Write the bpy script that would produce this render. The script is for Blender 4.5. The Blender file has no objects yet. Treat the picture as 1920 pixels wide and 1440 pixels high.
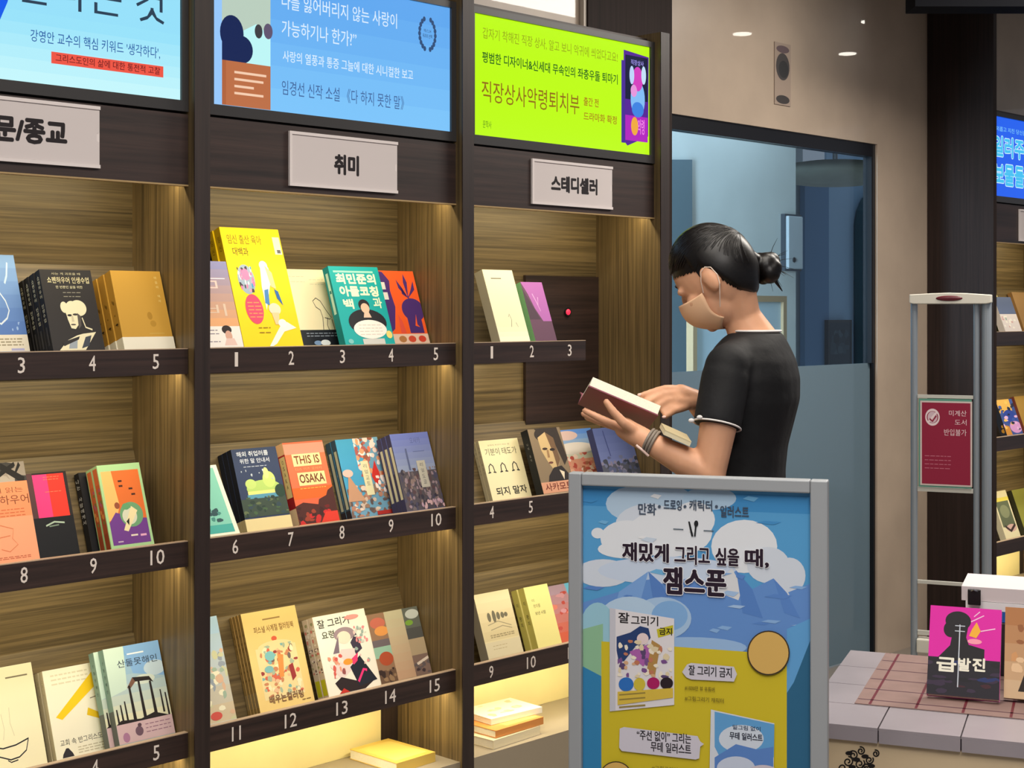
import bpy, bmesh, math, random
from mathutils import Vector, Matrix
random.seed(7)
S = bpy.context.scene
COL = S.collection

# ------------------------------------------------------------------ camera
F, HY, CAMZ, VX = 2800.0, 584.0, 1.38, 3720.0      # focal length in px (1920 wide), horizon row, eye height, vanishing column of the bookcase wall
BETA = math.atan2(VX - 960.0, F)
SB, CB = math.sin(BETA), math.cos(BETA)
cam_d = bpy.data.cameras.new('camera')
cam = bpy.data.objects.new('camera', cam_d); COL.objects.link(cam)
cam.location = (0, 0, CAMZ)
cam.rotation_euler = (math.pi/2, 0, BETA - math.pi/2)
cam_d.sensor_width = 36.0
cam_d.lens = F/1920.0*36.0
cam_d.shift_y = -(720.0 - HY)/1920.0
cam_d.clip_start = 0.05
S.camera = cam

# ------------------------------------------------------------------ world, big lights, exposure
W = bpy.data.worlds.new('world'); S.world = W; W.use_nodes = True
W.node_tree.nodes['Background'].inputs[0].default_value = (0.80, 0.86, 1.0, 1)
W.node_tree.nodes['Background'].inputs[1].default_value = 0.28
S.view_settings.view_transform = 'Standard'
S.view_settings.look = 'None'
S.view_settings.exposure = 0.0
S.view_settings.gamma = 1.0
S.view_settings.use_curve_mapping = False

def area(name, loc, rot, sx, sy, power, color=(1, 1, 1), parent=None, spread=math.pi):
    l = bpy.data.lights.new(name, 'AREA'); l.shape = 'RECTANGLE'; l.size = sx; l.size_y = sy
    l.energy = power; l.color = color; l.spread = spread
    o = bpy.data.objects.new(name, l); COL.objects.link(o)
    o.location = loc; o.rotation_euler = rot
    if parent: o.parent = parent
    return o

# shop ceiling light over the aisle, plus added fill lamps out of frame
area('ceiling_light_aisle', (1.9, 1.5, 2.9), (0, 0, 0), 2.4, 0.5, 46, (1.0, 0.93, 0.84))
area('fill_light_entry', (0.7, 0.1, 2.9), (0, 0, 0), 1.6, 0.6, 72, (1.0, 0.95, 0.90))  # added fill lamp that brightens the poster stand
area('fill_light_far', (5.2, 1.9, 2.9), (0, 0, 0), 2.2, 0.5, 90, (1.0, 0.93, 0.84))  # added fill lamp that brightens the stone wall
area('ceiling_light_corridor', (6.0, 5.4, 2.88), (0, 0, 0), 3.0, 1.4, 60, (0.72, 0.86, 1.0))
area('corridor_fill_light', (3.4, 3.95, 1.7), (0, math.radians(-90), math.radians(38)), 1.6, 0.6, 190, (0.66, 0.84, 1.0))  # added lamp lighting the corridor from the side, no window is built

# ------------------------------------------------------------------ pixel helpers (a pixel gives a direction; the plane gives the distance)
def at(px, py, Y):
    a = (px - 960.0)/F; dx, dy = a*SB + CB, -a*CB + SB; k = Y/dy
    return Vector((dx*k, Y, CAMZ + (HY - py)/F*k))
def atz(px, py, Z):
    k = (Z - CAMZ)*F/(HY - py); a = (px - 960.0)/F
    return Vector(((a*SB + CB)*k, (-a*CB + SB)*k, Z))
def atd(px, py, zf):
    a = (px - 960.0)/F
    return Vector(((a*SB + CB)*zf, (-a*CB + SB)*zf, CAMZ + (HY - py)/F*zf))
def pj(P):
    xr = P[0]*SB - P[1]*CB; zf = P[0]*CB + P[1]*SB
    return 960 + F*xr/zf, HY - F*(P[2] - CAMZ)/zf
RIGHT = Vector((SB, -CB, 0)); FWD = Vector((CB, SB, 0)); UP = Vector((0, 0, 1))

# ------------------------------------------------------------------ colours and materials
def lin(c):
    c = c/255.0
    return c/12.92 if c <= 0.04045 else ((c + 0.055)/1.055)**2.4
def rgb(c):
    if isinstance(c, str):
        c = c.lstrip('#'); c = tuple(int(c[i:i+2], 16) for i in (0, 2, 4))
    return (lin(c[0]), lin(c[1]), lin(c[2]), 1.0)
MATS = {}
def plain(name, color, rough=0.5, metal=0.0, spec=0.5, var=0.0, scale=20.0, coat=0.0, bump=0.0):
    if name in MATS: return MATS[name]
    m = bpy.data.materials.new(name); m.use_nodes = True; nt = m.node_tree; b = nt.nodes['Principled BSDF']
    b.inputs['Roughness'].default_value = rough; b.inputs['Metallic'].default_value = metal
    b.inputs['Specular IOR Level'].default_value = spec; b.inputs['Coat Weight'].default_value = coat
    c = rgb(color)
    b.inputs['Base Color'].default_value = c
    if var or bump:
        tc = nt.nodes.new('ShaderNodeTexCoord'); n = nt.nodes.new('ShaderNodeTexNoise')
        n.inputs['Scale'].default_value = scale; n.inputs['Detail'].default_value = 5
        nt.links.new(tc.outputs['Object'], n.inputs['Vector'])
        if var:
            r = nt.nodes.new('ShaderNodeValToRGB')
            r.color_ramp.elements[0].position = 0.3; r.color_ramp.elements[1].position = 0.7
            r.color_ramp.elements[0].color = tuple(v*(1 - var) for v in c[:3]) + (1,)
            r.color_ramp.elements[1].color = tuple(min(1, v*(1 + var)) for v in c[:3]) + (1,)
            nt.links.new(n.outputs['Fac'], r.inputs['Fac']); nt.links.new(r.outputs['Color'], b.inputs['Base Color'])
        if bump:
            bp = nt.nodes.new('ShaderNodeBump'); bp.inputs['Strength'].default_value = bump; bp.inputs['Distance'].default_value = 0.002
            nt.links.new(n.outputs['Fac'], bp.inputs['Height']); nt.links.new(bp.outputs['Normal'], b.inputs['Normal'])
    MATS[name] = m; return m
def wood(name, dark, light, grain='x', rough=0.45, fine=70.0, contrast=(0.32, 0.68)):
    """laminate with long streaks; grain is the axis along which the streaks run"""
    m = bpy.data.materials.new(name); m.use_nodes = True; nt = m.node_tree; b = nt.nodes['Principled BSDF']
    tc = nt.nodes.new('ShaderNodeTexCoord'); oi = nt.nodes.new('ShaderNodeObjectInfo')
    mp = nt.nodes.new('ShaderNodeMapping'); ad = nt.nodes.new('ShaderNodeVectorMath'); ad.operation = 'ADD'
    sc = nt.nodes.new('ShaderNodeMath'); sc.operation = 'MULTIPLY'; sc.inputs[1].default_value = 13.0
    nt.links.new(oi.outputs['Random'], sc.inputs[0])
    nt.links.new(tc.outputs['Object'], ad.inputs[0]); nt.links.new(sc.outputs[0], ad.inputs[1])
    nt.links.new(ad.outputs[0], mp.inputs['Vector'])
    mp.inputs['Scale'].default_value = {'x': (1.6, fine, fine), 'z': (fine, fine, 1.6)}[grain]
    n1 = nt.nodes.new('ShaderNodeTexNoise'); n1.inputs['Scale'].default_value = 1.0; n1.inputs['Detail'].default_value = 6; n1.inputs['Roughness'].default_value = 0.65
    n1.inputs['Distortion'].default_value = 0.35
    nt.links.new(mp.outputs[0], n1.inputs['Vector'])
    r = nt.nodes.new('ShaderNodeValToRGB')
    r.color_ramp.elements[0].position = contrast[0]; r.color_ramp.elements[0].color = rgb(dark)
    r.color_ramp.elements[1].position = contrast[1]; r.color_ramp.elements[1].color = rgb(light)
    nt.links.new(n1.outputs['Fac'], r.inputs['Fac']); nt.links.new(r.outputs['Color'], b.inputs['Base Color'])
    b.inputs['Roughness'].default_value = rough
    bp = nt.nodes.new('ShaderNodeBump'); bp.inputs['Strength'].default_value = 0.12; bp.inputs['Distance'].default_value = 0.001
    nt.links.new(n1.outputs['Fac'], bp.inputs['Height']); nt.links.new(bp.outputs['Normal'], b.inputs['Normal'])
    MATS[name] = m; return m
def attr_mat(name, rough=0.4, emit=0.0, coat=0.0):
    m = bpy.data.materials.new(name); m.use_nodes = True; nt = m.node_tree; b = nt.nodes['Principled BSDF']
    a = nt.nodes.new('ShaderNodeAttribute'); a.attribute_name = 'ink'
    b.inputs['Roughness'].default_value = rough; b.inputs['Coat Weight'].default_value = coat
    if emit:
        b.inputs['Base Color'].default_value = (0.01, 0.01, 0.01, 1)
        nt.links.new(a.outputs['Color'], b.inputs['Emission Color']); b.inputs['Emission Strength'].default_value = emit
    else:
        nt.links.new(a.outputs['Color'], b.inputs['Base Color'])
    MATS[name] = m; return m
PRINT = attr_mat('printed_ink', 0.6); PRINT.node_tree.nodes['Principled BSDF'].inputs['Specular IOR Level'].default_value = 0.3
SCREEN = attr_mat('lit_screen', 0.12, 1.0)
WOOD_H = wood('wood_horizontal', (66, 55, 34), (126, 107, 72), 'x', fine=105)
WOOD_V = wood('wood_vertical', (68, 55, 34), (124, 103, 67), 'z', fine=105)
DARK_H = wood('dark_wood_horizontal', (34, 25, 23), (62, 45, 40), 'x', fine=60)
DARK_V = wood('dark_wood_vertical', (36, 27, 25), (52, 40, 36), 'z', fine=80)
PAGES = plain('page_paper', (236, 228, 205), 0.8, var=0.06, scale=300)
SIGNPLASTIC = plain('clear_sign_plastic', (225, 215, 212), 0.25, spec=0.6)
PAPER = plain('sign_paper', (206, 196, 194), 0.7)
BEZEL = plain('monitor_bezel', (52, 50, 50), 0.35)
CREAM = plain('cream_panel', (222, 208, 150), 0.6, var=0.05, scale=6)
METAL = plain('brushed_aluminium', (165, 170, 175), 0.35, 0.85)
BLACK = plain('black_plastic', (16, 16, 18), 0.4)

# ------------------------------------------------------------------ object helpers
def link(name, me, mat=None, parent=None, loc=None, rot=None, smooth=False):
    o = bpy.data.objects.new(name, me); COL.objects.link(o)
    if mat: me.materials.append(mat)
    if parent: o.parent = parent
    if loc is not None: o.location = loc
    if rot is not None: o.rotation_euler = rot
    if smooth:
        for p in me.polygons: p.use_smooth = True
    return o
def tag(o, label=None, cat=None, group=None, kind=None):
    if label: o['label'] = label
    if cat: o['category'] = cat
    if group: o['group'] = group
    if kind: o['kind'] = kind
    return o
def empty(name, loc, rotz=0.0, label=None, cat=None, group=None):
    o = bpy.data.objects.new(name, None); COL.objects.link(o); o.location = loc; o.rotation_euler = (0, 0, rotz)
    o.empty_display_size = 0.05
    return tag(o, label, cat, group)
class MB:
    """collects simple solids for ONE mesh object"""
    def __init__(s): s.v = []; s.f = []
    def box(s, x0, x1, y0, y1, z0, z1):
        n = len(s.v); s.v += [(x, y, z) for z in (z0, z1) for y in (y0, y1) for x in (x0, x1)]
        s.f += [tuple(n + i for i in q) for q in ((0, 2, 3, 1), (4, 5, 7, 6), (0, 1, 5, 4), (2, 6, 7, 3), (0, 4, 6, 2), (1, 3, 7, 5))]
        return s
    def hexa(s, o, a, b, c):
        o, a, b, c = map(Vector, (o, a, b, c)); n = len(s.v)
        s.v += [tuple(o + a*i + b*j + c*k) for k in (0, 1) for j in (0, 1) for i in (0, 1)]
        q = ((0, 2, 3, 1), (4, 5, 7, 6), (0, 1, 5, 4), (2, 6, 7, 3), (0, 4, 6, 2), (1, 3, 7, 5))
        flip = a.cross(b).dot(c) < 0
        s.f += [tuple(n + i for i in (reversed(f) if flip else f)) for f in q]
        return s
    def prism(s, pts, y0, y1):
        """polygon in x,z extruded along y (counter-clockwise seen from -y)"""
        n = len(s.v); k = len(pts)
        s.v += [(p[0], y0, p[1]) for p in pts] + [(p[0], y1, p[1]) for p in pts]
        s.f += [tuple(range(n, n + k)), tuple(range(n + 2*k - 1, n + k - 1, -1))]
        s.f += [(n + i, n + k + i, n + k + (i + 1) % k, n + (i + 1) % k) for i in range(k)]
        return s
    def prism_x(s, pts, x0, x1):
        n = len(s.v); k = len(pts)
        s.v += [(x0, p[0], p[1]) for p in pts] + [(x1, p[0], p[1]) for p in pts]
        s.f += [tuple(range(n + k - 1, n - 1, -1)), tuple(range(n + k, n + 2*k))]
        s.f += [(n + i, n + (i + 1) % k, n + k + (i + 1) % k, n + k + i) for i in range(k)]
        return s
    def tube(s, pts, rad, seg=10, cap=True):
        pts = [Vector(p) for p in pts]; rr = rad if isinstance(rad, (list, tuple)) else [rad]*len(pts)
        n = len(s.v); ref = None
        for i, p in enumerate(pts):
            t = (pts[min(i + 1, len(pts) - 1)] - pts[max(i - 1, 0)]).normalized()
            if ref is None: ref = t.orthogonal().normalized()
            ref = (ref - t*ref.dot(t)).normalized(); b = t.cross(ref)
            for k in range(seg):
                a = 2*math.pi*k/seg; s.v.append(tuple(p + (ref*math.cos(a) + b*math.sin(a))*rr[i]))
        for i in range(len(pts) - 1):
            for k in range(seg):
                k2 = (k + 1) % seg
                s.f.append((n + i*seg + k, n + i*seg + k2, n + (i + 1)*seg + k2, n + (i + 1)*seg + k))
        if cap:
            s.f.append(tuple(n + k for k in reversed(range(seg)))); e = n + (len(pts) - 1)*seg; s.f.append(tuple(e + k for k in range(seg)))
        return s
    def ellipsoid(s, c, ax, ay, az, seg=20, rings=12):
        """ax, ay, az: half-axis vectors"""
        c, ax, ay, az = map(Vector, (c, ax, ay, az)); n = len(s.v)
        s.v.append(tuple(c + az))
        for i in range(1, rings):
            t = math.pi*i/rings
            for k in range(seg):
                a = 2*math.pi*k/seg
                s.v.append(tuple(c + az*math.cos(t) + (ax*math.cos(a) + ay*math.sin(a))*math.sin(t)))
        s.v.append(tuple(c - az)); e = len(s.v) - 1
        flip = ax.cross(ay).dot(az) < 0
        fs = []
        for k in range(seg):
            k2 = (k + 1) % seg
            fs.append((n, n + 1 + k, n + 1 + k2))
            for i in range(rings - 2):
                a0 = n + 1 + i*seg; fs.append((a0 + k, a0 + seg + k, a0 + seg + k2, a0 + k2))
            a0 = n + 1 + (rings - 2)*seg; fs.append((a0 + k, e, a0 + k2))
        s.f += [tuple(reversed(q)) if flip else q for q in fs]
        return s
    def capsule(s, p0, r0, p1, r1, seg=16):
        p0, p1 = Vector(p0), Vector(p1); t = (p1 - p0).normalized()
        pts, rr = [], []
        for q in (0.999, 0.92, 0.7, 0.38, 0.0): pts.append(p0 - t*r0*q); rr.append(r0*math.sqrt(1 - q*q))
        for q in (0.0, 0.38, 0.7, 0.92, 0.999): pts.append(p1 + t*r1*q); rr.append(r1*math.sqrt(1 - q*q))
        return s.tube(pts, rr, seg)
    def chain(s, pts, rads, seg=16):
        for i in range(len(pts) - 1): s.capsule(pts[i], rads[i], pts[i + 1], rads[i + 1], seg)
        return s
    def loft(s, rings):
        n = len(s.v); k = len(rings[0])
        for r in rings: s.v += [tuple(p) for p in r]
        for i in range(len(rings) - 1):
            for j in range(k):
                j2 = (j + 1) % k
                s.f.append((n + i*k + j, n + i*k + j2, n + (i + 1)*k + j2, n + (i + 1)*k + j))
        s.f.append(tuple(n + j for j in reversed(range(k)))); e = n + (len(rings) - 1)*k; s.f.append(tuple(e + j for j in range(k)))
        return s
    def mesh(s, name):
        me = bpy.data.meshes.new(name); me.from_pydata(s.v, [], s.f); me.update(); return me
    def build(s, name, mat, parent=None, loc=None, rot=None, smooth=False, bevel=0.0):
        me = s.mesh(name)
        if bevel:
            bm = bmesh.new(); bm.from_mesh(me)
            bmesh.ops.bevel(bm, geom=list(bm.edges), offset=bevel, segments=2, affect='EDGES', profile=0.5)
            bm.to_mesh(me); bm.free()
        return link(name, me, mat, parent, loc, rot, smooth)
def box(name, mat, parent, x0, x1, y0, y1, z0, z1, bevel=0.0):
    return MB().box(x0, x1, y0, y1, z0, z1).build(name, mat, parent, bevel=bevel)

# ------------------------------------------------------------------ lettering and flat print
FONTCACHE = {}
def glyphs(txt):
    """flat triangles of a line of text, fitted into the unit square"""
    key = txt
    if key in FONTCACHE: return FONTCACHE[key]
    cu = bpy.data.curves.new('lettering', 'FONT'); cu.body = txt; cu.resolution_u = 2; cu.fill_mode = 'FRONT'
    o = bpy.data.objects.new('lettering', cu); COL.objects.link(o)
    dg = bpy.context.evaluated_depsgraph_get()
    me = bpy.data.meshes.new_from_object(o.evaluated_get(dg))
    vs = [(v.co.x, v.co.y) for v in me.vertices]; fs = [tuple(p.vertices) for p in me.polygons]
    fs = [f if sum(vs[f[i]][0]*vs[f[(i + 1) % len(f)]][1] - vs[f[(i + 1) % len(f)]][0]*vs[f[i]][1] for i in range(len(f))) > 0 else tuple(reversed(f)) for f in fs]
    bpy.data.objects.remove(o); bpy.data.curves.remove(cu); bpy.data.meshes.remove(me)
    if vs:
        x0, x1 = min(v[0] for v in vs), max(v[0] for v in vs); y0, y1 = min(v[1] for v in vs), max(v[1] for v in vs)
        vs = [((x - x0)/max(1e-6, x1 - x0), (y - y0)/max(1e-6, y1 - y0)) for x, y in vs]
    FONTCACHE[key] = (vs, fs); return vs, fs
class Ink:
    """one sheet of print: coloured flat shapes stacked in thin layers; 2-D shapes are mapped by a frame (origin, u, v, normal)"""
    STEP = 0.000035; clip = False
    def __init__(s, o=(0, 0, 0), u=(1, 0, 0), v=(0, 0, 1), n=(0, -1, 0), conv=None):
        s.v = []; s.f = []; s.c = []; s.frame(o, u, v, n); s.layer = 1; s.conv = conv
    def frame(s, o, u, v, n): s.o, s.u, s.w, s.n = map(Vector, (o, u, v, n)); s.layer = 1
    def put(s, pts, faces, col):
        n = len(s.v); d = s.n*(s.layer*s.STEP)
        if s.clip: pts = [(min(max(x, 0.0), 1.0), min(max(y, 0.0), 1.0)) for x, y in pts]
        for x, y in pts: s.v.append(tuple(s.o + s.u*x + s.w*y + d))
        c = rgb(col)
        for f in faces: s.f.append(tuple(n + i for i in f)); s.c.append(c)
        s.layer += 1; return s
    def xy(s, p): return s.conv(*p) if s.conv else p
    def poly(s, pts, col):
        pts = [s.xy(p) for p in pts]
        a = sum(pts[i][0]*pts[(i + 1) % len(pts)][1] - pts[(i + 1) % len(pts)][0]*pts[i][1] for i in range(len(pts)))
        if a < 0: pts = pts[::-1]
        return s.put(pts, [tuple(range(len(pts)))], col)
    def rect(s, x0, y0, x1, y1, col):
        if s.conv:
            (a, b), (c, d) = s.xy((x0, y0)), s.xy((x1, y1)); x0, x1 = min(a, c), max(a, c); y0, y1 = min(b, d), max(b, d)
        return s.put([(x0, y0), (x1, y0), (x1, y1), (x0, y1)], [(0, 1, 2, 3)], col)
    def ell(s, cx, cy, rx, ry, col, seg=28, a0=0, a1=360):
        pts = [(cx + rx*math.cos(math.radians(a0 + (a1 - a0)*i/seg)), cy + ry*math.sin(math.radians(a0 + (a1 - a0)*i/seg))) for i in range(seg + (0 if a1 - a0 >= 360 else 1))]
        return s.poly(pts, col)
    def ring(s, cx, cy, rx, ry, w, col, seg=32):
        out = [s.xy((cx + rx*math.cos(2*math.pi*i/seg), cy + ry*math.sin(2*math.pi*i/seg))) for i in range(seg)]
        inn = [s.xy((cx + (rx - w)*math.cos(2*math.pi*i/seg), cy + (ry - w)*math.sin(2*math.pi*i/seg))) for i in range(seg)]
        fs = [(i, (i + 1) % seg, seg + (i + 1) % seg, seg + i) for i in range(seg)]
        if s.conv: fs = [tuple(reversed(f)) for f in fs]
        return s.put(out + inn, fs, col)
    def line(s, pts, w, col):
        pts = [Vector(s.xy(p)) for p in pts]
        if s.conv: w = abs(s.xy((w, 0))[0] - s.xy((0, 0))[0]) if not isinstance(w, tuple) else w[0]
        vs, fs = [], []
        for i, p in enumerate(pts):
            t = (pts[min(i + 1, len(pts) - 1)] - pts[max(i - 1, 0)]).normalized(); nn = Vector((-t.y, t.x))*w/2
            vs += [tuple(p - nn), tuple(p + nn)]
            if i: fs.append((2*i - 2, 2*i, 2*i + 1, 2*i - 1))
        return s.put(vs, fs, col)
    def text(s, x0, y0, x1, y1, txt, col, bold=0.0, halo=None, halo_w=0.05, shear=0.0):
        """fit txt into the box; (x0,y0) lower-left, (x1,y1) upper-right"""
        if s.conv:
            (a, b), (c, d) = s.xy((x0, y0)), s.xy((x1, y1)); x0, x1 = min(a, c), max(a, c); y0, y1 = min(b, d), max(b, d)
        vs, fs = glyphs(txt); H_ = y1 - y0
        for bb, cc in (([(bold + halo_w, halo)] if halo else []) + [(bold, col)]):
            e = bb*H_*0.62                                   # stroke weight: the same outlines drawn again a hair apart
            k = (bb - bold)*H_*0.62
            ring = [(0, 0)] if bb < .004 else [(e*math.cos(2*math.pi*q/8), e*math.sin(2*math.pi*q/8)) for q in range(8)]
            g = bold*H_*0.62                                  # keep the heavy outline inside the box
            for ox, oy in ring:
                pts = [(x0 + g + x*(x1 - x0 - 2*g) + ox + shear*y*H_, y0 + g + y*(H_ - 2*g) + oy) for x, y in vs]
                s.put(pts, fs, cc); s.layer -= 0.65
            s.layer += 0.65
        return s
    def vtext(s, cx, y1, size, pitch, txt, col, bold=0.0, squeeze=1.0):
        """letters set one below the other"""
        for i, ch in enumerate(txt):
            if ch == ' ': continue
            y = y1 - i*pitch; s.text(cx - size*squeeze/2, y - size, cx + size*squeeze/2, y, ch, col, bold); s.layer -= 1
        s.layer += 1; return s
    def speckle(s, x0, y0, x1, y1, n, r, cols, seed=1, ry=None, lo=0.4):
        rn = random.Random(seed); pts, fs, cs = [], [], []
        for i in range(n):
            x, y = rn.uniform(x0, x1), rn.uniform(y0, y1); a = r*rn.uniform(lo, 1); b = (ry or r)*rn.uniform(lo, 1)
            k = 7; ph = rn.uniform(0, 6)
            q = [(min(max(x + a*math.cos(ph + 6.2832*j/k)*rn.uniform(.7, 1.2), x0), x1), min(max(y + b*math.sin(ph + 6.2832*j/k)*rn.uniform(.7, 1.2), y0), y1)) for j in range(k)]
            s.poly(q, rn.choice(cols)); s.layer -= 0.8
        s.layer += 1; return s
    def vgrad(s, x0, y0, x1, y1, c0, c1, n=8):
        """printed colour blend, bottom c0 to top c1"""
        for i in range(n):
            t = i/(n - 1); s.rect(x0, y0 + (y1 - y0)*i/n, x1, y0 + (y1 - y0)*(i + 1)/n, tuple(a + (b - a)*t for a, b in zip(c0, c1))); s.layer -= 1
        s.layer += 1; return s
    def build(s, name, parent=None, mat=None, label=None):
        me = bpy.data.meshes.new(name); me.from_pydata(s.v, [], s.f)
        ca = me.color_attributes.new('ink', 'FLOAT_COLOR', 'CORNER')
        vals = []
        for p in me.polygons: vals += list(s.c[p.index])*p.loop_total
        ca.data.foreach_set('color', vals); me.update()
        o = link(name, me, mat or PRINT, parent)
        if label: o['label'] = label
        return o

# ================================================================== the setting
D = 3.10                      # front plane of the bookcases
FL = -0.12                    # floor level (the eye is about 1.5 m above it)
YW = 3.42                     # plane of the stone wall with the glass door
PL = 0.03                     # lips, headers and screens sit this far behind the front edges
FLOORM = plain('floor_tile', (120, 112, 104), 0.35, var=0.06, scale=3)
WALLM = plain('polished_beige_stone', (178, 160, 142), 0.3, spec=0.4, var=0.09, scale=3.5, coat=0.5)
WALLM.node_tree.nodes['Principled BSDF'].inputs['Coat Roughness'].default_value = 0.015
CEILM = plain('ceiling_paint', (120, 118, 116), 0.8)
def struct(name, o): o.name = name; o['kind'] = 'structure'; return o
struct('floor', box('floor', FLOORM, None, -3, 11, -3, 8.2, FL - 0.1, FL))
struct('ceiling', box('ceiling', CEILM, None, -3, 11, -3, 8.2, 2.95, 3.05))
dl = at(1262, 205, YW); dr = at(1645, 258, YW)
DX0, DX1, DZ = 4.272, dr.x, 2.105
mb = MB(); mb.box(-2.5, DX0, YW, YW + 0.05, FL, 2.95); mb.box(DX1, 10.5, YW, YW + 0.05, FL, 2.95); mb.box(DX0, DX1, YW, YW + 0.05, DZ, 2.95)
struct('wall_back', mb.build('wall_back', WALLM))
CORR = plain('corridor_paint', (196, 208, 212), 0.6, var=0.05, scale=2)
struct('wall_corridor', box('wall_corridor', CORR, None, 2.5, 11, 7.3, 7.42, FL, 2.95))
# dark wooden columns
lc = at(1100, 30, D + 0.30).x
COLM = wood('column_wood', (34, 25, 22), (48, 36, 32), 'z', rough=0.65, fine=80); COLM.node_tree.nodes['Principled BSDF'].inputs['Specular IOR Level'].default_value = 0.2
struct('trim_1', box('trim_1', COLM, None, lc, 4.27, D + 0.293, YW - 0.002, FL, 2.94))
struct('trim_2', box('trim_2', COLM, None, at(1738, 300, YW).x, 6.1845, D - 0.002, YW - 0.002, FL, 2.94))
so = atd(1716, 12, 5.70)
struct('trim_3', MB().hexa(so, RIGHT*1.6, FWD*0.14, UP*(2.945 - so.z)).build('trim_3', plain('soffit_black', (11, 12, 17), 0.8, spec=.1)))
box('edge_highlight', plain('edge_highlight', (205, 192, 176), 0.4), bpy.data.objects['trim_1'], lc - 0.014, lc - 0.001, D + 0.30, YW - 0.002, 2.0, 2.94)  # pale strip: the highlight on the wall edge is put into its colour

# ------------------------------------------------------------------ glass door in the stone wall
def glass_mat(name, tint, rough, gloss):
    m = bpy.data.materials.new(name); m.use_nodes = True; nt = m.node_tree; nt.nodes.clear()
    out = nt.nodes.new('ShaderNodeOutputMaterial'); mx = nt.nodes.new('ShaderNodeMixShader'); gl = nt.nodes.new('ShaderNodeBsdfGlossy')
    gl.inputs['Roughness'].default_value = 0.02; gl.inputs['Color'].default_value = (0.9, 0.95, 1, 1)
    if rough:
        tr = nt.nodes.new('ShaderNodeBsdfTranslucent'); tr.inputs['Color'].default_value = tint
        df = nt.nodes.new('ShaderNodeBsdfDiffuse'); df.inputs['Color'].default_value = tint
        m2 = nt.nodes.new('ShaderNodeMixShader'); m2.inputs[0].default_value = 0.55
        nt.links.new(tr.outputs[0], m2.inputs[1]); nt.links.new(df.outputs[0], m2.inputs[2]); base = m2
    else:
        base = nt.nodes.new('ShaderNodeBsdfTransparent'); base.inputs['Color'].default_value = tint
    lw = nt.nodes.new('ShaderNodeLayerWeight'); lw.inputs['Blend'].default_value = 0.5
    pw = nt.nodes.new('ShaderNodeMath'); pw.operation = 'POWER'; pw.inputs[1].default_value = 5.0
    fr = nt.nodes.new('ShaderNodeMath'); fr.operation = 'MULTIPLY_ADD'; fr.inputs[1].default_value = 0.8; fr.inputs[2].default_value = gloss
    nt.links.new(lw.outputs['Facing'], pw.inputs[0]); nt.links.new(pw.outputs[0], fr.inputs[0])
    nt.links.new(fr.outputs[0], mx.inputs[0]); nt.links.new(base.outputs[0], mx.inputs[1]); nt.links.new(gl.outputs[0], mx.inputs[2])
    nt.links.new(mx.outputs[0], out.inputs['Surface']); MATS[name] = m; return m
GLASS = glass_mat('tinted_glass', (0.80, 0.88, 0.92, 1), 0, 0.035)
FROST = glass_mat('frosted_film', (0.21, 0.29, 0.34, 1), 1, 0.03)
CLEAR = glass_mat('clear_acrylic', (0.95, 0.97, 0.97, 1), 0, 0.02)
DFR = plain('door_frame_black', (20, 20, 24), 0.25)
g = empty('door_1', (0, 0, 0)); g['kind'] = 'structure'
FZ = 1.156
mb = MB(); mb.box(DX0, DX1, YW + 0.01, YW + 0.052, DZ - 0.055, DZ); mb.box(DX1 - 0.03, DX1, YW + 0.01, YW + 0.052, FZ, DZ - 0.055); mb.box(DX1 - 0.012, DX1, YW + 0.01, YW + 0.052, FL, FZ)
mb.build('door_frame', DFR, g)
box('glass_pane', GLASS, g, DX0, DX1 - 0.03, YW + 0.03, YW + 0.04, FZ, DZ - 0.055)
box('frosted_pane', FROST, g, DX0, DX1 - 0.012, YW + 0.03, YW + 0.04, FL + 0.01, FZ)

# corridor seen through the glass
def seen(px, py, Y): return at(px, py, Y)
YP = 5.2
a = seen(1215, 300, YP); b = seen(1492, 300, YP)
p = struct('wall_corridor_pier', box('wall_corridor_pier', plain('pier_paint', (224, 228, 222), 0.7, var=0.04, scale=4), None, a.x, b.x, YP, YP + 0.5, FL, 2.94))
a = seen(1466, 405, YP); b = seen(1493, 505, YP)
e = empty('electric_box', (a.x, YP, b.z), label='pale electric box with round latch mounted behind the glass door', cat='electric box')
w_, h_ = b.x - a.x, a.z - b.z
MB().box(0, w_, -0.05, 0, 0, h_).build('box_body', plain('box_grey', (196, 204, 208), 0.5), e, bevel=0.006)
MB().box(-0.012, w_ + 0.012, -0.03, -0.001, -0.012, h_ + 0.012).build('box_rim', plain('box_rim', (60, 66, 74), 0.5), e)
MB().ellipsoid((w_*0.35, -0.052, h_*0.17), (0.016, 0, 0), (0, 0.008, 0), (0, 0, 0.016)).build('latch', BLACK, e, smooth=True)
# blue panels and an arch in the far corridor wall
YF = 7.28
BLUEW = plain('blue_panel', (168, 204, 234), 0.6); BLUED = plain('deep_blue_panel', (100, 145, 188), 0.6); TEAL = plain('arch_teal', (70, 108, 118), 0.6)
def flat(name, pxs, mat, Y, th, label=None, cat=None):
    pts = [at(x, y, Y) for x, y in pxs]
    mb = MB().prism([(q.x, q.z) for q in pts], Y - th, Y); o = mb.build(name, mat)
    return tag(o, label, cat) if label else o
struct('wall_panel_left', flat('wall_panel_left', [(1225, 780), (1290, 780), (1290, 300), (1225, 300)], plain('grey_blue_panel', (108, 128, 136), .6), YP - .001, 0.03))
struct('wall_panel_blue', flat('wall_panel_blue', [(1500, 760), (1545, 760), (1545, 330), (1500, 330)], BLUED, YF, 0.05))
struct('wall_panel_light', flat('wall_panel_light', [(1546, 760), (1660, 760), (1660, 250), (1546, 250)], BLUEW, YF, 0.02))
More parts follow.
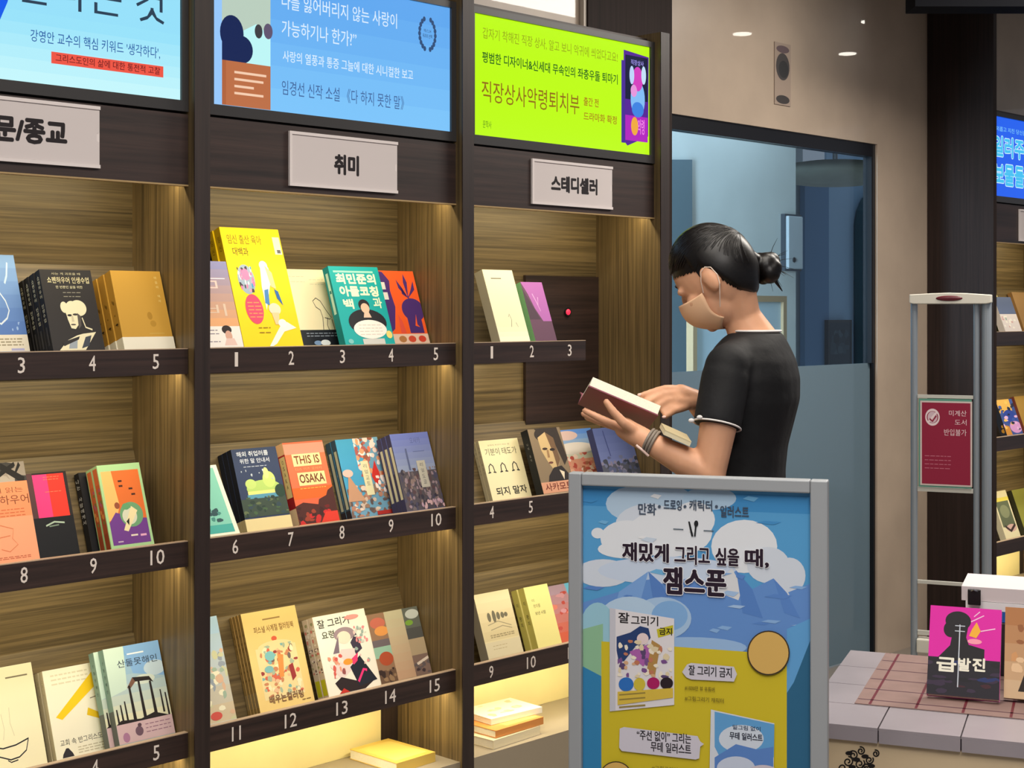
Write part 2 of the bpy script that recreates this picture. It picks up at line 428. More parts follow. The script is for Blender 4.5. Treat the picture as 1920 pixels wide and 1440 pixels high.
arc = [(1602, 700), (1602, 420), (1606, 395), (1616, 372), (1632, 356), (1660, 346), (1660, 368), (1640, 378), (1626, 395), (1620, 420), (1620, 700)]
struct('trim_arch', flat('trim_arch', arc, TEAL, YF - 0.03, 0.1))
a = at(1546, 600, YF - 0.05); b = at(1590, 690, YF - 0.05)
pic = empty('framed_picture', (a.x, YF - 0.05, b.z), label='dark framed picture standing low against the blue corridor wall behind the glass', cat='picture')
w_, h_ = b.x - a.x, a.z - b.z
MB().box(0, w_, -0.04, 0, 0, h_).build('picture_frame', BLACK, pic)
ik = Ink((0, -0.041, 0), (w_, 0, 0), (0, 0, h_)); ik.rect(.05, .05, .95, .95, (38, 52, 62)); ik.speckle(.08, .3, .92, .8, 22, .14, [(70, 88, 96), (52, 70, 80), (30, 40, 48)], 4); ik.build('picture_print', pic)
a = at(1566, 330, 6.4)
dome = MB().ellipsoid((a.x, 6.4, a.z + 0.02), (0.52, 0, 0), (0, 0.5, 0), (0, 0, 0.10), 28, 12).build('ceiling_dome', plain('dome_paint', (200, 202, 186), 0.7, var=0.1, scale=6), smooth=True)
tag(dome, 'shallow grey dome lamp hanging under the corridor ceiling behind the glass door', 'ceiling lamp')
MB().tube([(a.x, 6.4, a.z + 0.1), (a.x, 6.4, 2.94)], 0.02).build('dome_rod', METAL, dome)
# wooden sign frame standing in the corridor
YS = 4.3
a = at(1297, 553, YS); b = at(1466, 553, YS); t_ = 0.03
sf = empty('sign_frame', ((a.x + b.x)/2, YS, FL), label='pale wooden sign frame standing in the corridor behind the glass door', cat='sign stand')
hw = (b.x - a.x)/2; tz = a.z - FL
PALEW = plain('pale_frame_wood', (176, 148, 110), 0.5)
for sx in (-1, 1): MB().box(sx*hw - t_/2, sx*hw + t_/2, -0.02, 0.02, 0, tz - t_).build('post', PALEW, sf)
MB().box(-hw - t_/2, hw + t_/2, -0.02, 0.02, tz - t_, tz).build('top_rail', PALEW, sf)
MB().box(-hw + t_/2, hw - t_/2, -0.004, 0.004, 0.5, tz - t_).build('panel', plain('sign_panel', (190, 210, 220), 0.5), sf)
MB().box(-hw - .05, hw + .05, -0.15, 0.15, 0, 0.02).build('base', PALEW, sf)

# blurred vertical wall sign above the door
a = at(1451, 78, YW); b = at(1481, 200, YW)
ws = empty('wall_sign', (a.x, YW, b.z), label='small narrow vertical sign with dark smudged lettering high on the stone wall', cat='sign')
w_, h_ = b.x - a.x, a.z - b.z
MB().box(0, w_, -0.004, -0.0005, 0, h_).build('plate', plain('sign_plate', (160, 142, 128), 0.35), ws)
ik = Ink((0, -0.0042, 0), (w_, 0, 0), (0, 0, h_))
ik.ell(.5, .62, .42, .22, (72, 68, 68)); ik.ell(.55, .58, .3, .14, (52, 52, 54)); ik.ell(.5, .09, .42, .07, (62, 58, 58)); ik.ell(.5, .9, .4, .06, (100, 84, 88)); ik.build('lettering', ws)

# ceiling downlights (they show as small glints in the polished wall)
LAMP = bpy.data.materials.new('lamp_glow'); LAMP.use_nodes = True
LAMP.node_tree.nodes['Principled BSDF'].inputs['Emission Color'].default_value = (1, .93, .82, 1); LAMP.node_tree.nodes['Principled BSDF'].inputs['Emission Strength'].default_value = 22
def downlight(x, y, label, power=16):
    e = empty('downlight', (x, y, 2.94), label=label, cat='ceiling lamp', group='ceiling downlights')
    MB().tube([(0, 0, 0.008), (0, 0, -0.012)], [0.07, 0.062], 20).build('lamp_ring', METAL, e)
    MB().tube([(0, 0, -0.0125), (0, 0, -0.016)], 0.052, 20).build('lens', LAMP, e)
    l = bpy.data.lights.new('downlight_beam', 'SPOT'); l.energy = power; l.spot_size = math.radians(95); l.spot_blend = 0.7; l.shadow_soft_size = 0.06; l.color = (1, .9, .76)
    o = bpy.data.objects.new('downlight_beam', l); COL.objects.link(o); o.parent = e; o.location = (0, 0, -0.03)
for i, (x, y, w_) in enumerate([(1.0, 1.9, 'above the philosophy bookcase'), (2.4, 2.0, 'above the hobby bookcase'), (3.6, 2.0, 'above the reading woman'), (5.2, 2.2, 'above the glass door'), (6.83, 1.91, 'in front of the wide dark column'), (7.8, 1.98, 'above the far right bookcase'), (7.02, 2.61, 'near the wall by the dark column'), (2.0, 0.2, 'above the book table aisle')]):
    downlight(x, y, 'round recessed ceiling downlight ' + w_, 75 if 5 < x < 6 else 30 if x < 6 else 42)

# ================================================================== bookcases
UX = [1.194, 2.093, 2.992, 6.185]; OW, UPW = 0.852, 0.047
LIPZ = [1.290, 0.819, 0.351]; LIPH = 0.063; BACK = 0.285; PHI = math.radians(20); NB = 0.145
UNAMES = ['leftmost bookcase of the wall, under the pale blue screen', 'middle dark wooden bookcase with numbered display shelves one to fifteen',
          'dark wooden bookcase beside the glass door, under the lime green screen', 'far right dark wooden bookcase beyond the wide dark column']
LEDC = (1.0, 0.85, 0.53)
def number(parent, x, z, txt, h=0.036):
    wd = 0.0175*len(txt) + (0.004 if len(txt) > 1 else 0); bx = [c for c in txt]
    if txt == '1': wd = 0.010
    if txt == '11': wd = 0.027
    ik = Ink((0, PL - 0.0005, 0)); ik.text(x - wd/2, z - h/2, x + wd/2, z + h/2, txt, (226, 214, 204), 0.012)
    return ik.build('shelf_number', parent)
NUMS = {0: [[('1', -330), ('2', -120), ('3', 40), ('4', 173), ('5', 292)], [('6', -330), ('7', -120), ('8', 45), ('9', 175), ('10', 295)], [('4', 178), ('5', 293)]],
        1: [[('1', 443), ('2', 546), ('3', 642), ('4', 733), ('5', 817)], [('6', 441), ('7', 545), ('8', 641), ('9', 733), ('10', 818)], [('11', 443), ('12', 545), ('13', 641), ('14', 732), ('15', 815)]],
        2: [[('1', 922), ('2', 997), ('3', 1068)], [('4', 922), ('5', 995), ('6', 1070), ('7', 1140), ('8', 1207)], [('9', 921), ('10', 996), ('11', 1070), ('12', 1140), ('13', 1207)]], 3: [[], [], []]}
NUMZ = [-0.0305, -0.030, -0.032]
for k in range(4):
    x0 = UX[k]
    u = empty('bookcase', (x0, D, 0), label=UNAMES[k], cat='bookcase', group='wall bookcases')
    P = lambda n, m, *a, **kw: box(n, m, u, *a, **kw)
    # uprights: lit wooden inner faces, dark front edges
    P('side_panel', WOOD_V, OW, OW + UPW - 0.003, 0.004, BACK, FL, 2.30)
    P('front_edge', DARK_V, OW - 0.0005, OW + UPW - 0.003, 0.0, 0.0039, FL, 2.30)
    if k == 0:
        P('side_panel', WOOD_V, -UPW + 0.001, 0.0, 0.004, BACK, FL, 2.30)
        P('front_edge', DARK_V, -UPW + 0.001, 0.0, 0.0, 0.0039, FL, 2.30)
    bz0 = [0.60, 0.55]
    P('back_panel', WOOD_H, 0.0, OW, BACK, BACK + 0.008, 0.29, 1.86)
    crx = at(712, 1350, D + BACK).x - UX[1] if k == 1 else OW - 0.05
    P('base_back_panel', CREAM, 0.0, crx, BACK - 0.005, BACK + 0.004, 0.088, 0.288)
    P('base_back_trim', DARK_V, crx + 0.0005, OW - 0.0005, BACK - 0.002, BACK + 0.004, 0.088, 0.288)
    P('plinth', plain('plinth_board', (150, 138, 118), 0.5), 0.0, OW, 0.012, BACK - 0.006, FL, 0.088)
    P('header', DARK_H, 0.0, OW, PL, PL + 0.018, 1.690, 1.862)
    P('header_glow_trim', plain('header_glow_trim', (168, 140, 96), 0.4), 0.0, OW, PL - 0.002, PL + 0.018, 1.686, 1.6899)  # pale edge strip, with the LED glow line put into its colour
    P('compartment_ceiling', DARK_H, 0.0, OW, PL + 0.05, BACK, 1.735, 1.745)
    P('top_board', DARK_H, 0.0, OW, 0.06, BACK, 2.268, 2.285)
    P('screen_backing', DARK_H, 0.0, OW, PL + 0.03, PL + 0.04, 1.862, 2.268)
    area('led_strip', (OW/2, PL + 0.034, 1.712), (math.radians(30), 0, 0), OW - 0.02, 0.012, 2.0, LEDC, u)
    for i, z in enumerate(LIPZ):
        xe = OW - 0.0005
        if k == 2 and i == 0: xe = at(1098, 645, D + PL).x - x0
        lip = P('shelf_lip', DARK_H, 0.0, xe, PL, PL + 0.014, z - LIPH, z - 0.002)
        box('lip_trim', plain('lip_trim', (176, 152, 128), 0.45), lip, 0.0, xe, PL - 0.0005, PL + 0.0145, z - 0.002, z)
        y0 = PL + 0.015; zf = z - 0.010
        # tilted tray: floor and back rest
        c_, s_ = math.cos(PHI), math.sin(PHI)
        MB().prism_x([(y0, zf), (y0, zf - 0.005), (y0 + (NB + .006)*c_, zf - 0.005 - (NB + .006)*s_), (y0 + (NB + .006)*c_, zf - (NB + .006)*s_)][::-1], 0.0, xe).build('tray_floor', WOOD_H, u)
        if not (k == 2 and i == 0):
            by, bz = y0 + NB*c_ + 0.001, zf - NB*s_ + 0.001; L = (BACK - 0.001 - by - .006*c_)/s_
            MB().prism_x([(by, bz), (by + .006*c_, bz - .006*s_), (by + .006*c_ + L*s_, bz - .006*s_ + L*c_), (by + L*s_, bz + L*c_)], 0.0, xe).build('back_rest', WOOD_H, u)
        pw = 2.0 if i < 2 else 2.5
        area('led_strip', (xe/2, PL + 0.034, z - LIPH + 0.012), (math.radians(32), 0, 0), xe - 0.02, 0.012, pw*xe/OW, LEDC, u)
        for t, px in NUMS[k][i]:
            number(lip, at(px, 700, D + PL).x - x0, z + NUMZ[i], t)
    if k == 2:     # flush access door with a red signal lamp in the back panel
        ya = D + BACK - 0.012
        a = at(986, 516, ya); b = at(1134, 785, ya)
        pan = P('access_panel', DARK_H, a.x - x0, b.x - x0, BACK - 0.012, BACK - 0.0005, b.z, a.z)
        c = at(1063, 585, ya)
        lamp = bpy.data.materials.new('red_signal'); lamp.use_nodes = True; bs = lamp.node_tree.nodes['Principled BSDF']
        bs.inputs['Base Color'].default_value = (.6, .01, .03, 1); bs.inputs['Emission Color'].default_value = (1, .03, .08, 1); bs.inputs['Emission Strength'].default_value = 1.2
        MB().ellipsoid((c.x - x0, BACK - 0.014, c.z), (0.012, 0, 0), (0, 0.010, 0), (0, 0, 0.011), 14, 8).build('signal_lamp', lamp, pan, smooth=True)
        MB().tube([(c.x - x0, BACK - 0.0125, c.z), (c.x - x0, BACK - 0.018, c.z)], 0.015, 16).build('lamp_collar', BLACK, pan)

# ------------------------------------------------------------------ screens over the bookcases
YSC = D + PL
def screen(k, label, draw):
    x0, x1, z0, z1 = UX[k] + 0.026, UX[k] + 0.832, 1.895, 2.250
    e = empty('monitor', (x0, YSC, z0), label=label, cat='screen', group='advert screens above the bookcases')
    w, h, b = x1 - x0, z1 - z0, 0.019
    mb = MB(); mb.box(-b, w + b, -0.004, 0.022, -0.027, -0.0002); mb.box(-b, w + b, -0.004, 0.022, h + 0.0002, h + b); mb.box(-b, -0.0002, -0.004, 0.022, 0, h); mb.box(w + 0.0002, w + b, -0.004, 0.022, 0, h)
    mb.build('bezel', BEZEL, e)
    MB().box(0, w, 0.004, 0.02, 0, h).build('panel', BLACK, e)
    def conv(px, py):
        q = at(px, py, YSC + 0.004); return (q.x - x0, q.z - z0)
    ik = Ink((0, 0.0038, 0)); ik.W, ik.H = w, h
    draw(ik, conv, w, h)
    ik.build('screen_picture', e, SCREEN)
def tilt_text(ik, conv, p0, p1, hpx, txt, col, bold=0.0, **kw):
    """a line of lettering whose lower edge runs from pixel p0 to pixel p1"""
    a, b = conv(*p0), conv(*p1); c = conv(p0[0], p0[1] - hpx)
    z = (a[1] + b[1])/2; ik.conv = None
    ik.text(a[0], z, b[0], z + (c[1] - a[1]), txt, col, bold, **kw)
def scr0b(ik, conv, w, h):
    ik.rect(0, 0, w, h, (150, 224, 250)); ik.vgrad(0, 0, w, h*.45, (196, 246, 252), (152, 226, 250), 6)
    ik.conv = lambda x_, y_: (min(max(conv(x_, y_)[0], 0.001), w - .001), min(max(conv(x_, y_)[1], 0.001), h - .001))
    ik.poly([(-330, -20), (20, -20), (14, 4), (-40, 130), (-330, 60)], (10, 90, 235))
    ik.poly([(-330, 62), (-44, 132), (-50, 150), (-330, 140)], (226, 250, 252))
    tilt_text(ik, conv, (-120, -20), (308, 47), 78, '생각한다는 것', (40, 62, 84), 0.0)
    tilt_text(ik, conv, (57, 80), (300, 110), 24, "강영안 교수의 핵심 키워드 '생각하다',", (28, 84, 160), 0.004)
    a, b = conv(96, 118), conv(306, 146); c = conv(96, 96)
    ik.rect(a[0], (a[1] + b[1])/2, b[0], (a[1] + b[1])/2 + c[1] - a[1], (238, 84, 66))
    tilt_text(ik, conv, (104, 115), (300, 141), 15, '그리스도인의 삶에 대한 통전적 고찰', (110, 18, 20), 0.015)
def scr1(ik, conv, w, h):
    ik.rect(0, 0, w, h, (104, 176, 244)); ik.vgrad(0, 0, w, h, (124, 196, 250), (96, 168, 240), 6)
    x = lambda px: conv(px, 100)[0]
    ik.rect(x(400), 0, x(416), h, (150, 200, 252))
    z = lambda px, py: conv(px, py)[1]
    L, R = x(416), x(507)
    ik.rect(L, z(460, 190), R, h, (186, 206, 190))
    ik.poly([(L + (R - L)*.45, z(460, 118)), (R, z(460, 118)), (R, z(460, 60)), (L + (R - L)*.7, z(460, 42)), (L + (R - L)*.4, z(460, 60))], (190, 246, 246))
    ik.ell(L + (R - L)*.2, z(460, 66), (R - L)*.24, .045, (14, 34, 84)); ik.ell(L + (R - L)*.4, z(460, 94), (R - L)*.23, .035, (14, 34, 84)); ik.rect(L, z(460, 118), L + (R - L)*.42, z(460, 70), (14, 34, 84))
    ik.ell(L + (R - L)*.75, z(460, 55), .012, .018, (60, 60, 66)); ik.ell(L + (R - L)*.95, z(460, 52), .014, .02, (96, 84, 110))
    ik.rect(L, 0.002, R, z(460, 118), (188, 110, 68)); ik.rect(L, 0.002, L + .012, z(460, 118), (176, 98, 58))
    for i, ww in enumerate((.66, .6, .4, .6)): ik.rect(L + (R - L)*.25, z(460, 140 + i*13), L + (R - L)*(.25 + ww), z(460, 140 + i*13) + .006, (246, 206, 176)); ik.layer -= 1
    ik.layer += 1
    tilt_text(ik, conv, (528, 16), (744, 54), 30, '나를 잃어버리지 않는 사랑이', (220, 238, 255), 0.006)
    tilt_text(ik, conv, (528, 68), (668, 88), 30, '가능하기나 한가?”', (220, 238, 255), 0.006)
    tilt_text(ik, conv, (530, 116), (774, 150), 21, '사랑의 열풍과 통증 그늘에 대한 시니컬한 보고', (222, 240, 255), 0.008)
    tilt_text(ik, conv, (528, 178), (757, 206), 28, '임경선 신작 소설 《다 하지 못한 말》', (62, 96, 150), 0.0)
    cx, cz = conv(801, 64)
    for sgn in (-1, 1):
        for j in range(9):
            t = math.radians(-70 + j*17); ik.ell(cx + sgn*.030*math.cos(t), cz + .045*math.sin(t), .0055, .0075, (48, 78, 120), 8); ik.layer -= 1
    ik.layer += 1
    ik.text(cx - .014, cz + .004, cx + .014, cz + .014, '예스24', (48, 78, 120)); ik.text(cx - .018, cz - .012, cx + .018, cz, '독자의 선택', (48, 78, 120), .01)
def scr2(ik, conv, w, h):
    LIME = (190, 252, 8)
    ik.rect(0, 0, w, h, LIME)
    tilt_text(ik, conv, (905, 74), (1158, 117), 22, '갑자기 착해진 직장 상사, 알고 보니 악귀에 씌었다고요!', (150, 170, 10), 0.006)
    tilt_text(ik, conv, (904, 118), (1158, 158), 21, '평범한 디자이너&신세대 무속인의 좌충우돌 퇴마기', (20, 92, 20), 0.022)
    tilt_text(ik, conv, (903, 193), (1086, 213), 40, '직장상사악령퇴치부', (146, 104, 16), 0.004)
    tilt_text(ik, conv, (1094, 198), (1122, 201), 16, '출간 전', (168, 96, 20), 0.015)
    tilt_text(ik, conv, (1094, 226), (1156, 233), 16, '드라마화 확정', (168, 110, 20), 0.015)
    tilt_text(ik, conv, (905, 240), (921, 241), 14, '문학사', (70, 120, 20), 0.0)
    q = [conv(1169, 93), conv(1216, 108), conv(1215, 256), conv(1176, 273), conv(1168, 262)]
    ik.poly(q, (84, 30, 150)); (ax, az), (bx, bz) = conv(1172, 268), conv(1214, 110)
    ik.rect(ax, az + (bz - az)*.5, bx, bz, (16, 22, 60)); ik.rect(ax, az + .01, bx, az + (bz - az)*.32, (178, 30, 190))
    mx, mz = (ax + bx)/2 + .006, (az + bz)/2
    ik.ell(mx, mz + .005, .036, .06, (130, 190, 246)); ik.ell(mx, mz + .07, .026, .04, (214, 60, 190)); ik.ell(mx - .03, mz + .08, .012, .03, (190, 214, 250)); ik.ell(mx + .03, mz + .085, .012, .03, (196, 226, 250)); ik.ell(mx - .02, mz + .03, .016, .02, (230, 150, 220)); ik.ell(mx, mz - .03, .03, .025, (60, 130, 226))
    ik.ell(mx - .016, mz - .085, .018, .03, (240, 170, 60)); ik.text(mx - .035, bz - .03, mx + .03, bz - .012, '직장상사', (160, 150, 240), .02); ik.text(mx, mz - .11, mx + .034, mz - .06, '악령', (240, 130, 230), .02)
    ik.rect(conv(1166, 100)[0] - .004, az, ax - .002, bz - .02, (70, 40, 150))
def scr3(ik, conv, w, h):
    ik.rect(0, 0, w, h, (8, 92, 236))
    x0 = .02
    ik.text(x0 + .02, h*.82, x0 + .5, h*.88, '외롭고 지친 당신을 위한 이야기', (120, 200, 250), .01)
    ik.text(x0, h*.5, x0 + .62, h*.76, '일러주고 싶은', (60, 190, 240), .06, halo=(210, 246, 255), halo_w=.06); ik.text(x0, h*.14, x0 + .62, h*.42, '보물들을 찾아', (60, 190, 240), .06, halo=(210, 246, 255), halo_w=.06)
screen(0, 'pale blue advert screen with handwriting above the leftmost bookcase', scr0b)
screen(1, 'sky blue advert screen with white handwriting and a laurel wreath', scr1)
screen(2, 'lime green advert screen with a purple book picture', scr2)
screen(3, 'bright blue advert screen at the right edge beyond the dark column', scr3)

# ------------------------------------------------------------------ category signs on the headers
def sign(k, x0, z0, x1, z1, txt, tbox, label):
    e = empty('category_sign', (x0, D + PL, z0), label=label, cat='sign', group='category signs on the bookcase headers')
    w, h = x1 - x0, z1 - z0
    MB().box(0, w, -0.003, -0.0005, 0, h).build('holder_back', SIGNPLASTIC, e)
    mb = MB(); mb.box(0, w, -0.0075, -0.0031, 0, .008); mb.box(0, w, -0.0075, -0.0031, h - .008, h); mb.box(0, .008, -0.0075, -0.0031, .0081, h - .0081)
    mb.build('holder_rim', SIGNPLASTIC, e)
    MB().prism([(0.0085, .0085), (w - .001, .0085), (w - .001, h*.42), (w - .008, h*.44), (w - .008, h*.56), (w - .001, h*.58), (w - .001, h - .0085), (.0085, h - .0085)], -0.0045, -0.0031).build('paper_card', PAPER, e)
    ik = Ink((0, -0.0046, 0)); ik.text(*tbox, txt, (28, 20, 24), 0.075); ik.build('lettering', e)
def pl(px, py): q = at(px, py, D + PL - .004); return q.x, q.z
(x0, z1), (x1, z0) = pl(542, 245), pl(745, 362)
sw, sh = x1 - x0, z1 - z0 - 0.0
zc = (pl(542, 298)[1] + pl(745, 311)[1])/2; sh = pl(542, 245)[1] - pl(542, 348)[1]
z0 = pl(542, 348)[1]
(a_, b_) = pl(626, 326); (c_, d_) = pl(673, 291)
sign(1, x0, z0, x1, z0 + sh, '취미', (a_ - x0, sh*.27, c_ - x0, sh*.66), 'white acrylic category sign reading hobby on the middle bookcase')
x0b = pl(997, 300)[0]; x1b = pl(1148, 300)[0]; a_, c_ = pl(1033, 340)[0], pl(1120, 340)[0]
z0 = pl(997, 382)[1]; shb = pl(997, 297)[1] - z0
sign(2, x0b, z0, x1b, z0 + shb, '스테디셀러', (a_ - x0b, shb*.30, c_ - x0b, shb*.68), 'white acrylic category sign reading steady sellers beside the glass door')
x1a = pl(187, 250)[0]; x0a = x1a - sw*1.02; a_, c_ = pl(-56, 250)[0], pl(126, 250)[0]
z0 = pl(187, 316)[1]; sha = pl(187, 200)[1] - z0
sign(0, x0a, z0, x1a, z0 + sha, '인문/종교', (a_ - x0a, sha*.30, c_ - x0a, sha*.72), 'white acrylic category sign reading humanities and religion, leftmost')
x0c = pl(1911, 420)[0]; zc = pl(1911, 452)[1]; shc = pl(1911, 392)[1] - zc
sign(3, x0c, zc, x0c + sw, zc + shc, '소설', (.12, shc*.3, .22, shc*.7), 'white acrylic category sign cut by the right edge, far right bookcase')

# ================================================================== books on the tilted trays
YT = D + PL + 0.015
CPH, SPH = math.cos(PHI), math.sin(PHI)
COVER_MATS = {}
def cover_mat(c):
    key = tuple(c)
    if key not in COVER_MATS: COVER_MATS[key] = plain('cover_%02x%02x%02x' % key, c, 0.38, spec=0.5)
    return COVER_MATS[key]
def book_mesh(w, t, h, b=0.0016):
    mb = MB(); mb.box(0, w, 0, b, 0, h); mb.box(0, w, t - b, t, 0, h); mb.box(0, b, b, t - b, 0, h)
    return mb
ORD = ['front', 'second', 'third', 'fourth', 'fifth']
def make_book(label, w, t, h, color, spine, front=None, spinef=None, group=None, band=None, h0=0.0):
    """book standing at its own origin: x to the right, y into the stack, z up"""
    o = book_mesh(w, t, h).build('book', cover_mat(color))
    tag(o, label, 'book', group)
    MB().box(0.0017, w - 0.001, 0.0017, t - 0.0017, 0.001, h - 0.001).build('pages', PAGES, o)
    ik = Ink(); ik.clip = True; ik.frame((0, 0, 0), (w, 0, 0), (0, 0, h), (0, -1, 0)); ik.rect(0, 0, 1, 1, color)
    if front: ik.frame((0, 0, h0), (w, 0, 0), (0, 0, h - h0), (0, -1, 0)); ik.layer = 2; front(ik)
    ik.frame((0, t, 0), (0, -t, 0), (0, 0, h), (-1, 0, 0)); ik.rect(0, 0, 1, 1, spine)
    if spinef: ik.frame((0, t, h0), (0, -t, 0), (0, 0, h - h0), (-1, 0, 0)); ik.layer = 2; spinef(ik)
    ik.build('cover_print', o)
    if band:
        bh, bc = band; e = 0.0015; bh = (h0 + bh*(h - h0))/h
        mb = MB(); mb.box(-e, w + 0.0008, -e, -e + .0008, 0.0005, h*bh); mb.box(-e, -e + .0008, -e + .0008, t - .0008, 0.0005, h*bh)
        bo = mb.build('paper_band', plain('band_%02x%02x%02x' % tuple(bc), bc, 0.6), o)
    return o
def copy_tree(o, label=None):
    c = o.copy(); COL.objects.link(c)
    if label: c['label'] = label
    for ch in o.children:
        d = ch.copy(); COL.objects.link(d); d.parent = c
    return c
def shelf_book(k, i, pxl, pxr, pyt, what, color, spine=None, n=1, t=0.022, front=None, spinef=None, band=None, depth=None, dx=0.0, group=None, lean=0.0, lastdx=0.0):
    """front cover's lower corners at pixel columns pxl, pxr on the lip of shelf i, its top edge at pixel row pyt"""
    z = LIPZ[i]; zt = z - 0.010
    n0 = (NB - 0.002 - n*t - max(0, n - 1)*0.0022 - (0.002 if n == 1 else 0)) if depth is None else depth
    ph = PHI + lean; c_, s_ = math.cos(ph), math.sin(ph); tot = n*t + (n - 1)*.0022
    for _try in range(40):
        Y0, Z0 = YT + n0*CPH, zt - n0*SPH + 0.001
        yv = Y0 + (z - Z0)*math.tan(ph)
        xl, xr = at(pxl, 900, yv).x, at(pxr, 900, yv).x
        w = xr - xl; L = 0.2
        for _ in range(12):
            P = ((xl + xr)/2, Y0 + L*s_, Z0 + L*c_); py = pj(P)[1]
            P2 = ((xl + xr)/2, Y0 + (L + .001)*s_, Z0 + (L + .001)*c_); L += (pyt - py)/((pj(P2)[1] - py)/.001)
        top_back = YT - D + (n0 + tot)*CPH + L*s_
        if n0 > .006 and (xr > UX[k] + OW - .004 or top_back > BACK - .004): n0 -= .004     # slide forward until clear of the side and back panels
        else: break
    xl = max(xl, UX[k] + .004); w = xr - xl
    if xr > UX[k] + OW - .004: d_ = xr - (UX[k] + OW - .004); xl -= d_; xr -= d_
    hid = max(0, (z - (n0*CPH)*(CAMZ - z)/3.13 - Z0)/c_)          # how much of the cover the lip hides
    grp = group or ('copies of the ' + what.split(' with ')[0].split(',')[0] if n > 1 else None)
    proto = None; out = []
    for q in range(n):
        lab = what if n == 1 else (what + ', front of its stack' if q == 0 else ORD[q] + ' copy in the stack behind the ' + what.split(' with ')[0].split(',')[0])
        nn = n0 + q*(t + 0.0022)
        if proto is None:
            o = proto = make_book(lab, w, t, L, color, spine or color, front, spinef, grp, band, hid)
        else: o = copy_tree(proto, lab)
        o.location = (xl + dx*q + (lastdx if q == n - 1 and q else 0), YT + nn*CPH, zt - nn*SPH + 0.001 + (t*math.sin(lean) + .001 if lean else 0))
        o.rotation_euler = (-ph, 0, 0)
        out.append(o)
    return out
WHT = (236, 232, 222); INKB = (30, 28, 30)
def lines(c, x0, x1, ys, col, hgt=.012, seed=3):
    """illegible small print: short dashes"""
    rn = random.Random(seed)
    for y in ys:
        x = x0
        while x < x1 - .02:
            e = min(x1, x + rn.uniform(.04, .11)); c.rect(x, y, e, y + hgt, col); c.layer -= 1; x = e + .02
    c.layer += 1

# ---- leftmost bookcase, top shelf
def f(c):
    c.vgrad(0, .17, 1, 1, (88, 124, 190), (128, 166, 214), 6)
    c.line([(.15, .95), (.3, .8), (.22, .66), (.45, .56), (.62, .6), (.7, .52), (.74, .42), (.68, .34), (.55, .28), (.5, .3)], .02, (214, 228, 240))
    c.line([(.85, .92), (.8, .78), (.74, .7)], .03, (190, 214, 236)); c.speckle(.6, .2, .9, .3, 5, .02, [(160, 190, 230)], 2)
    c.rect(0, 0, 1, .17, (226, 218, 200)); lines(c, .2, .9, (.12, .09, .06), (150, 140, 110)); c.rect(.66, .008, .9, .03, (170, 170, 210))
shelf_book(0, 0, -46, 56, 477, 'blue paperback with a white coastline drawing and a white paper band', (104, 142, 200), front=f, t=.024)
def f(c):
    c.text(.22, .935, .78, .965, '사는 게 괴로울 때', (190, 184, 150), 0); c.text(.12, .83, .93, .91, '쇼펜하우어 인생수업', (222, 212, 168), .012); c.text(.26, .765, .78, .8, '한 번뿐인 삶을 위한', (210, 204, 170), .008)
    lines(c, .38, .72, (.71, .66), (150, 146, 130), .008)
    FC = (228, 220, 186); SH = (84, 78, 74)
    c.ell(.5, .48, .14, .13, FC); c.ell(.62, .52, .16, .10, FC); c.ell(.35, .53, .07, .07, FC); c.poly([(.36, .5), (.6, .5), (.58, .32), (.5, .26), (.42, .27), (.38, .38)], FC)
    c.ell(.43, .43, .045, .014, (40, 36, 36)); c.ell(.54, .44, .05, .013, (50, 46, 44)); c.poly([(.46, .43), (.49, .43), (.5, .35), (.45, .35)], (200, 190, 160)); c.ell(.47, .315, .05, .009, (70, 60, 58)); c.poly([(.58, .46), (.64, .42), (.62, .3), (.56, .26)], SH)
    c.line([(.66, .4), (.7, .28), (.82, .25)], .02, FC); c.poly([(.12, .0), (.3, .12), (.5, .18), (.62, .2), (.88, .22), (.62, .0)], FC); c.poly([(.3, .02), (.36, .13), (.5, .14), (.46, .02)], (150, 160, 170)); c.poly([(.2, .1), (.55, .17), (.52, .13), (.22, .05)], (40, 38, 40)); c.poly([(.55, .02), (.66, .16), (.78, .18), (.7, .05)], (60, 66, 78))
def sp(c): c.vtext(.5, .93, .045, .058, '쇼펜하우어 인생수업', (214, 208, 178), .01, 10); c.rect(.35, .08, .65, .3, (60, 58, 58))
shelf_book(0, 0, 100, 197, 506, 'black paperback with a white bust portrait of an old man', (40, 37, 38), (20, 19, 21), 4, .0225, f, sp, dx=-.002)
def f(c):
    c.vtext(.88, .93, .035, .06, '마음의 역사', (226, 206, 140), 0, 1.4); c.ell(.62, .42, .05, .05, (172, 128, 40)); c.ell(.66, .32, .06, .04, (178, 134, 44)); c.rect(.55, .19, .85, .2, (200, 164, 80))
def sp(c): c.speckle(.3, .3, .7, .7, 5, .2, [(120, 88, 24)], 5, ry=.03); c.ell(.5, .33, .25, .012, (60, 40, 12))
shelf_book(0, 0, 234, 328, 508, 'plain gold paperback with a white paper band round its foot', (196, 150, 58), (178, 134, 50), 3, .027, f, sp, band=(.15, (232, 226, 208)), dx=-.003)
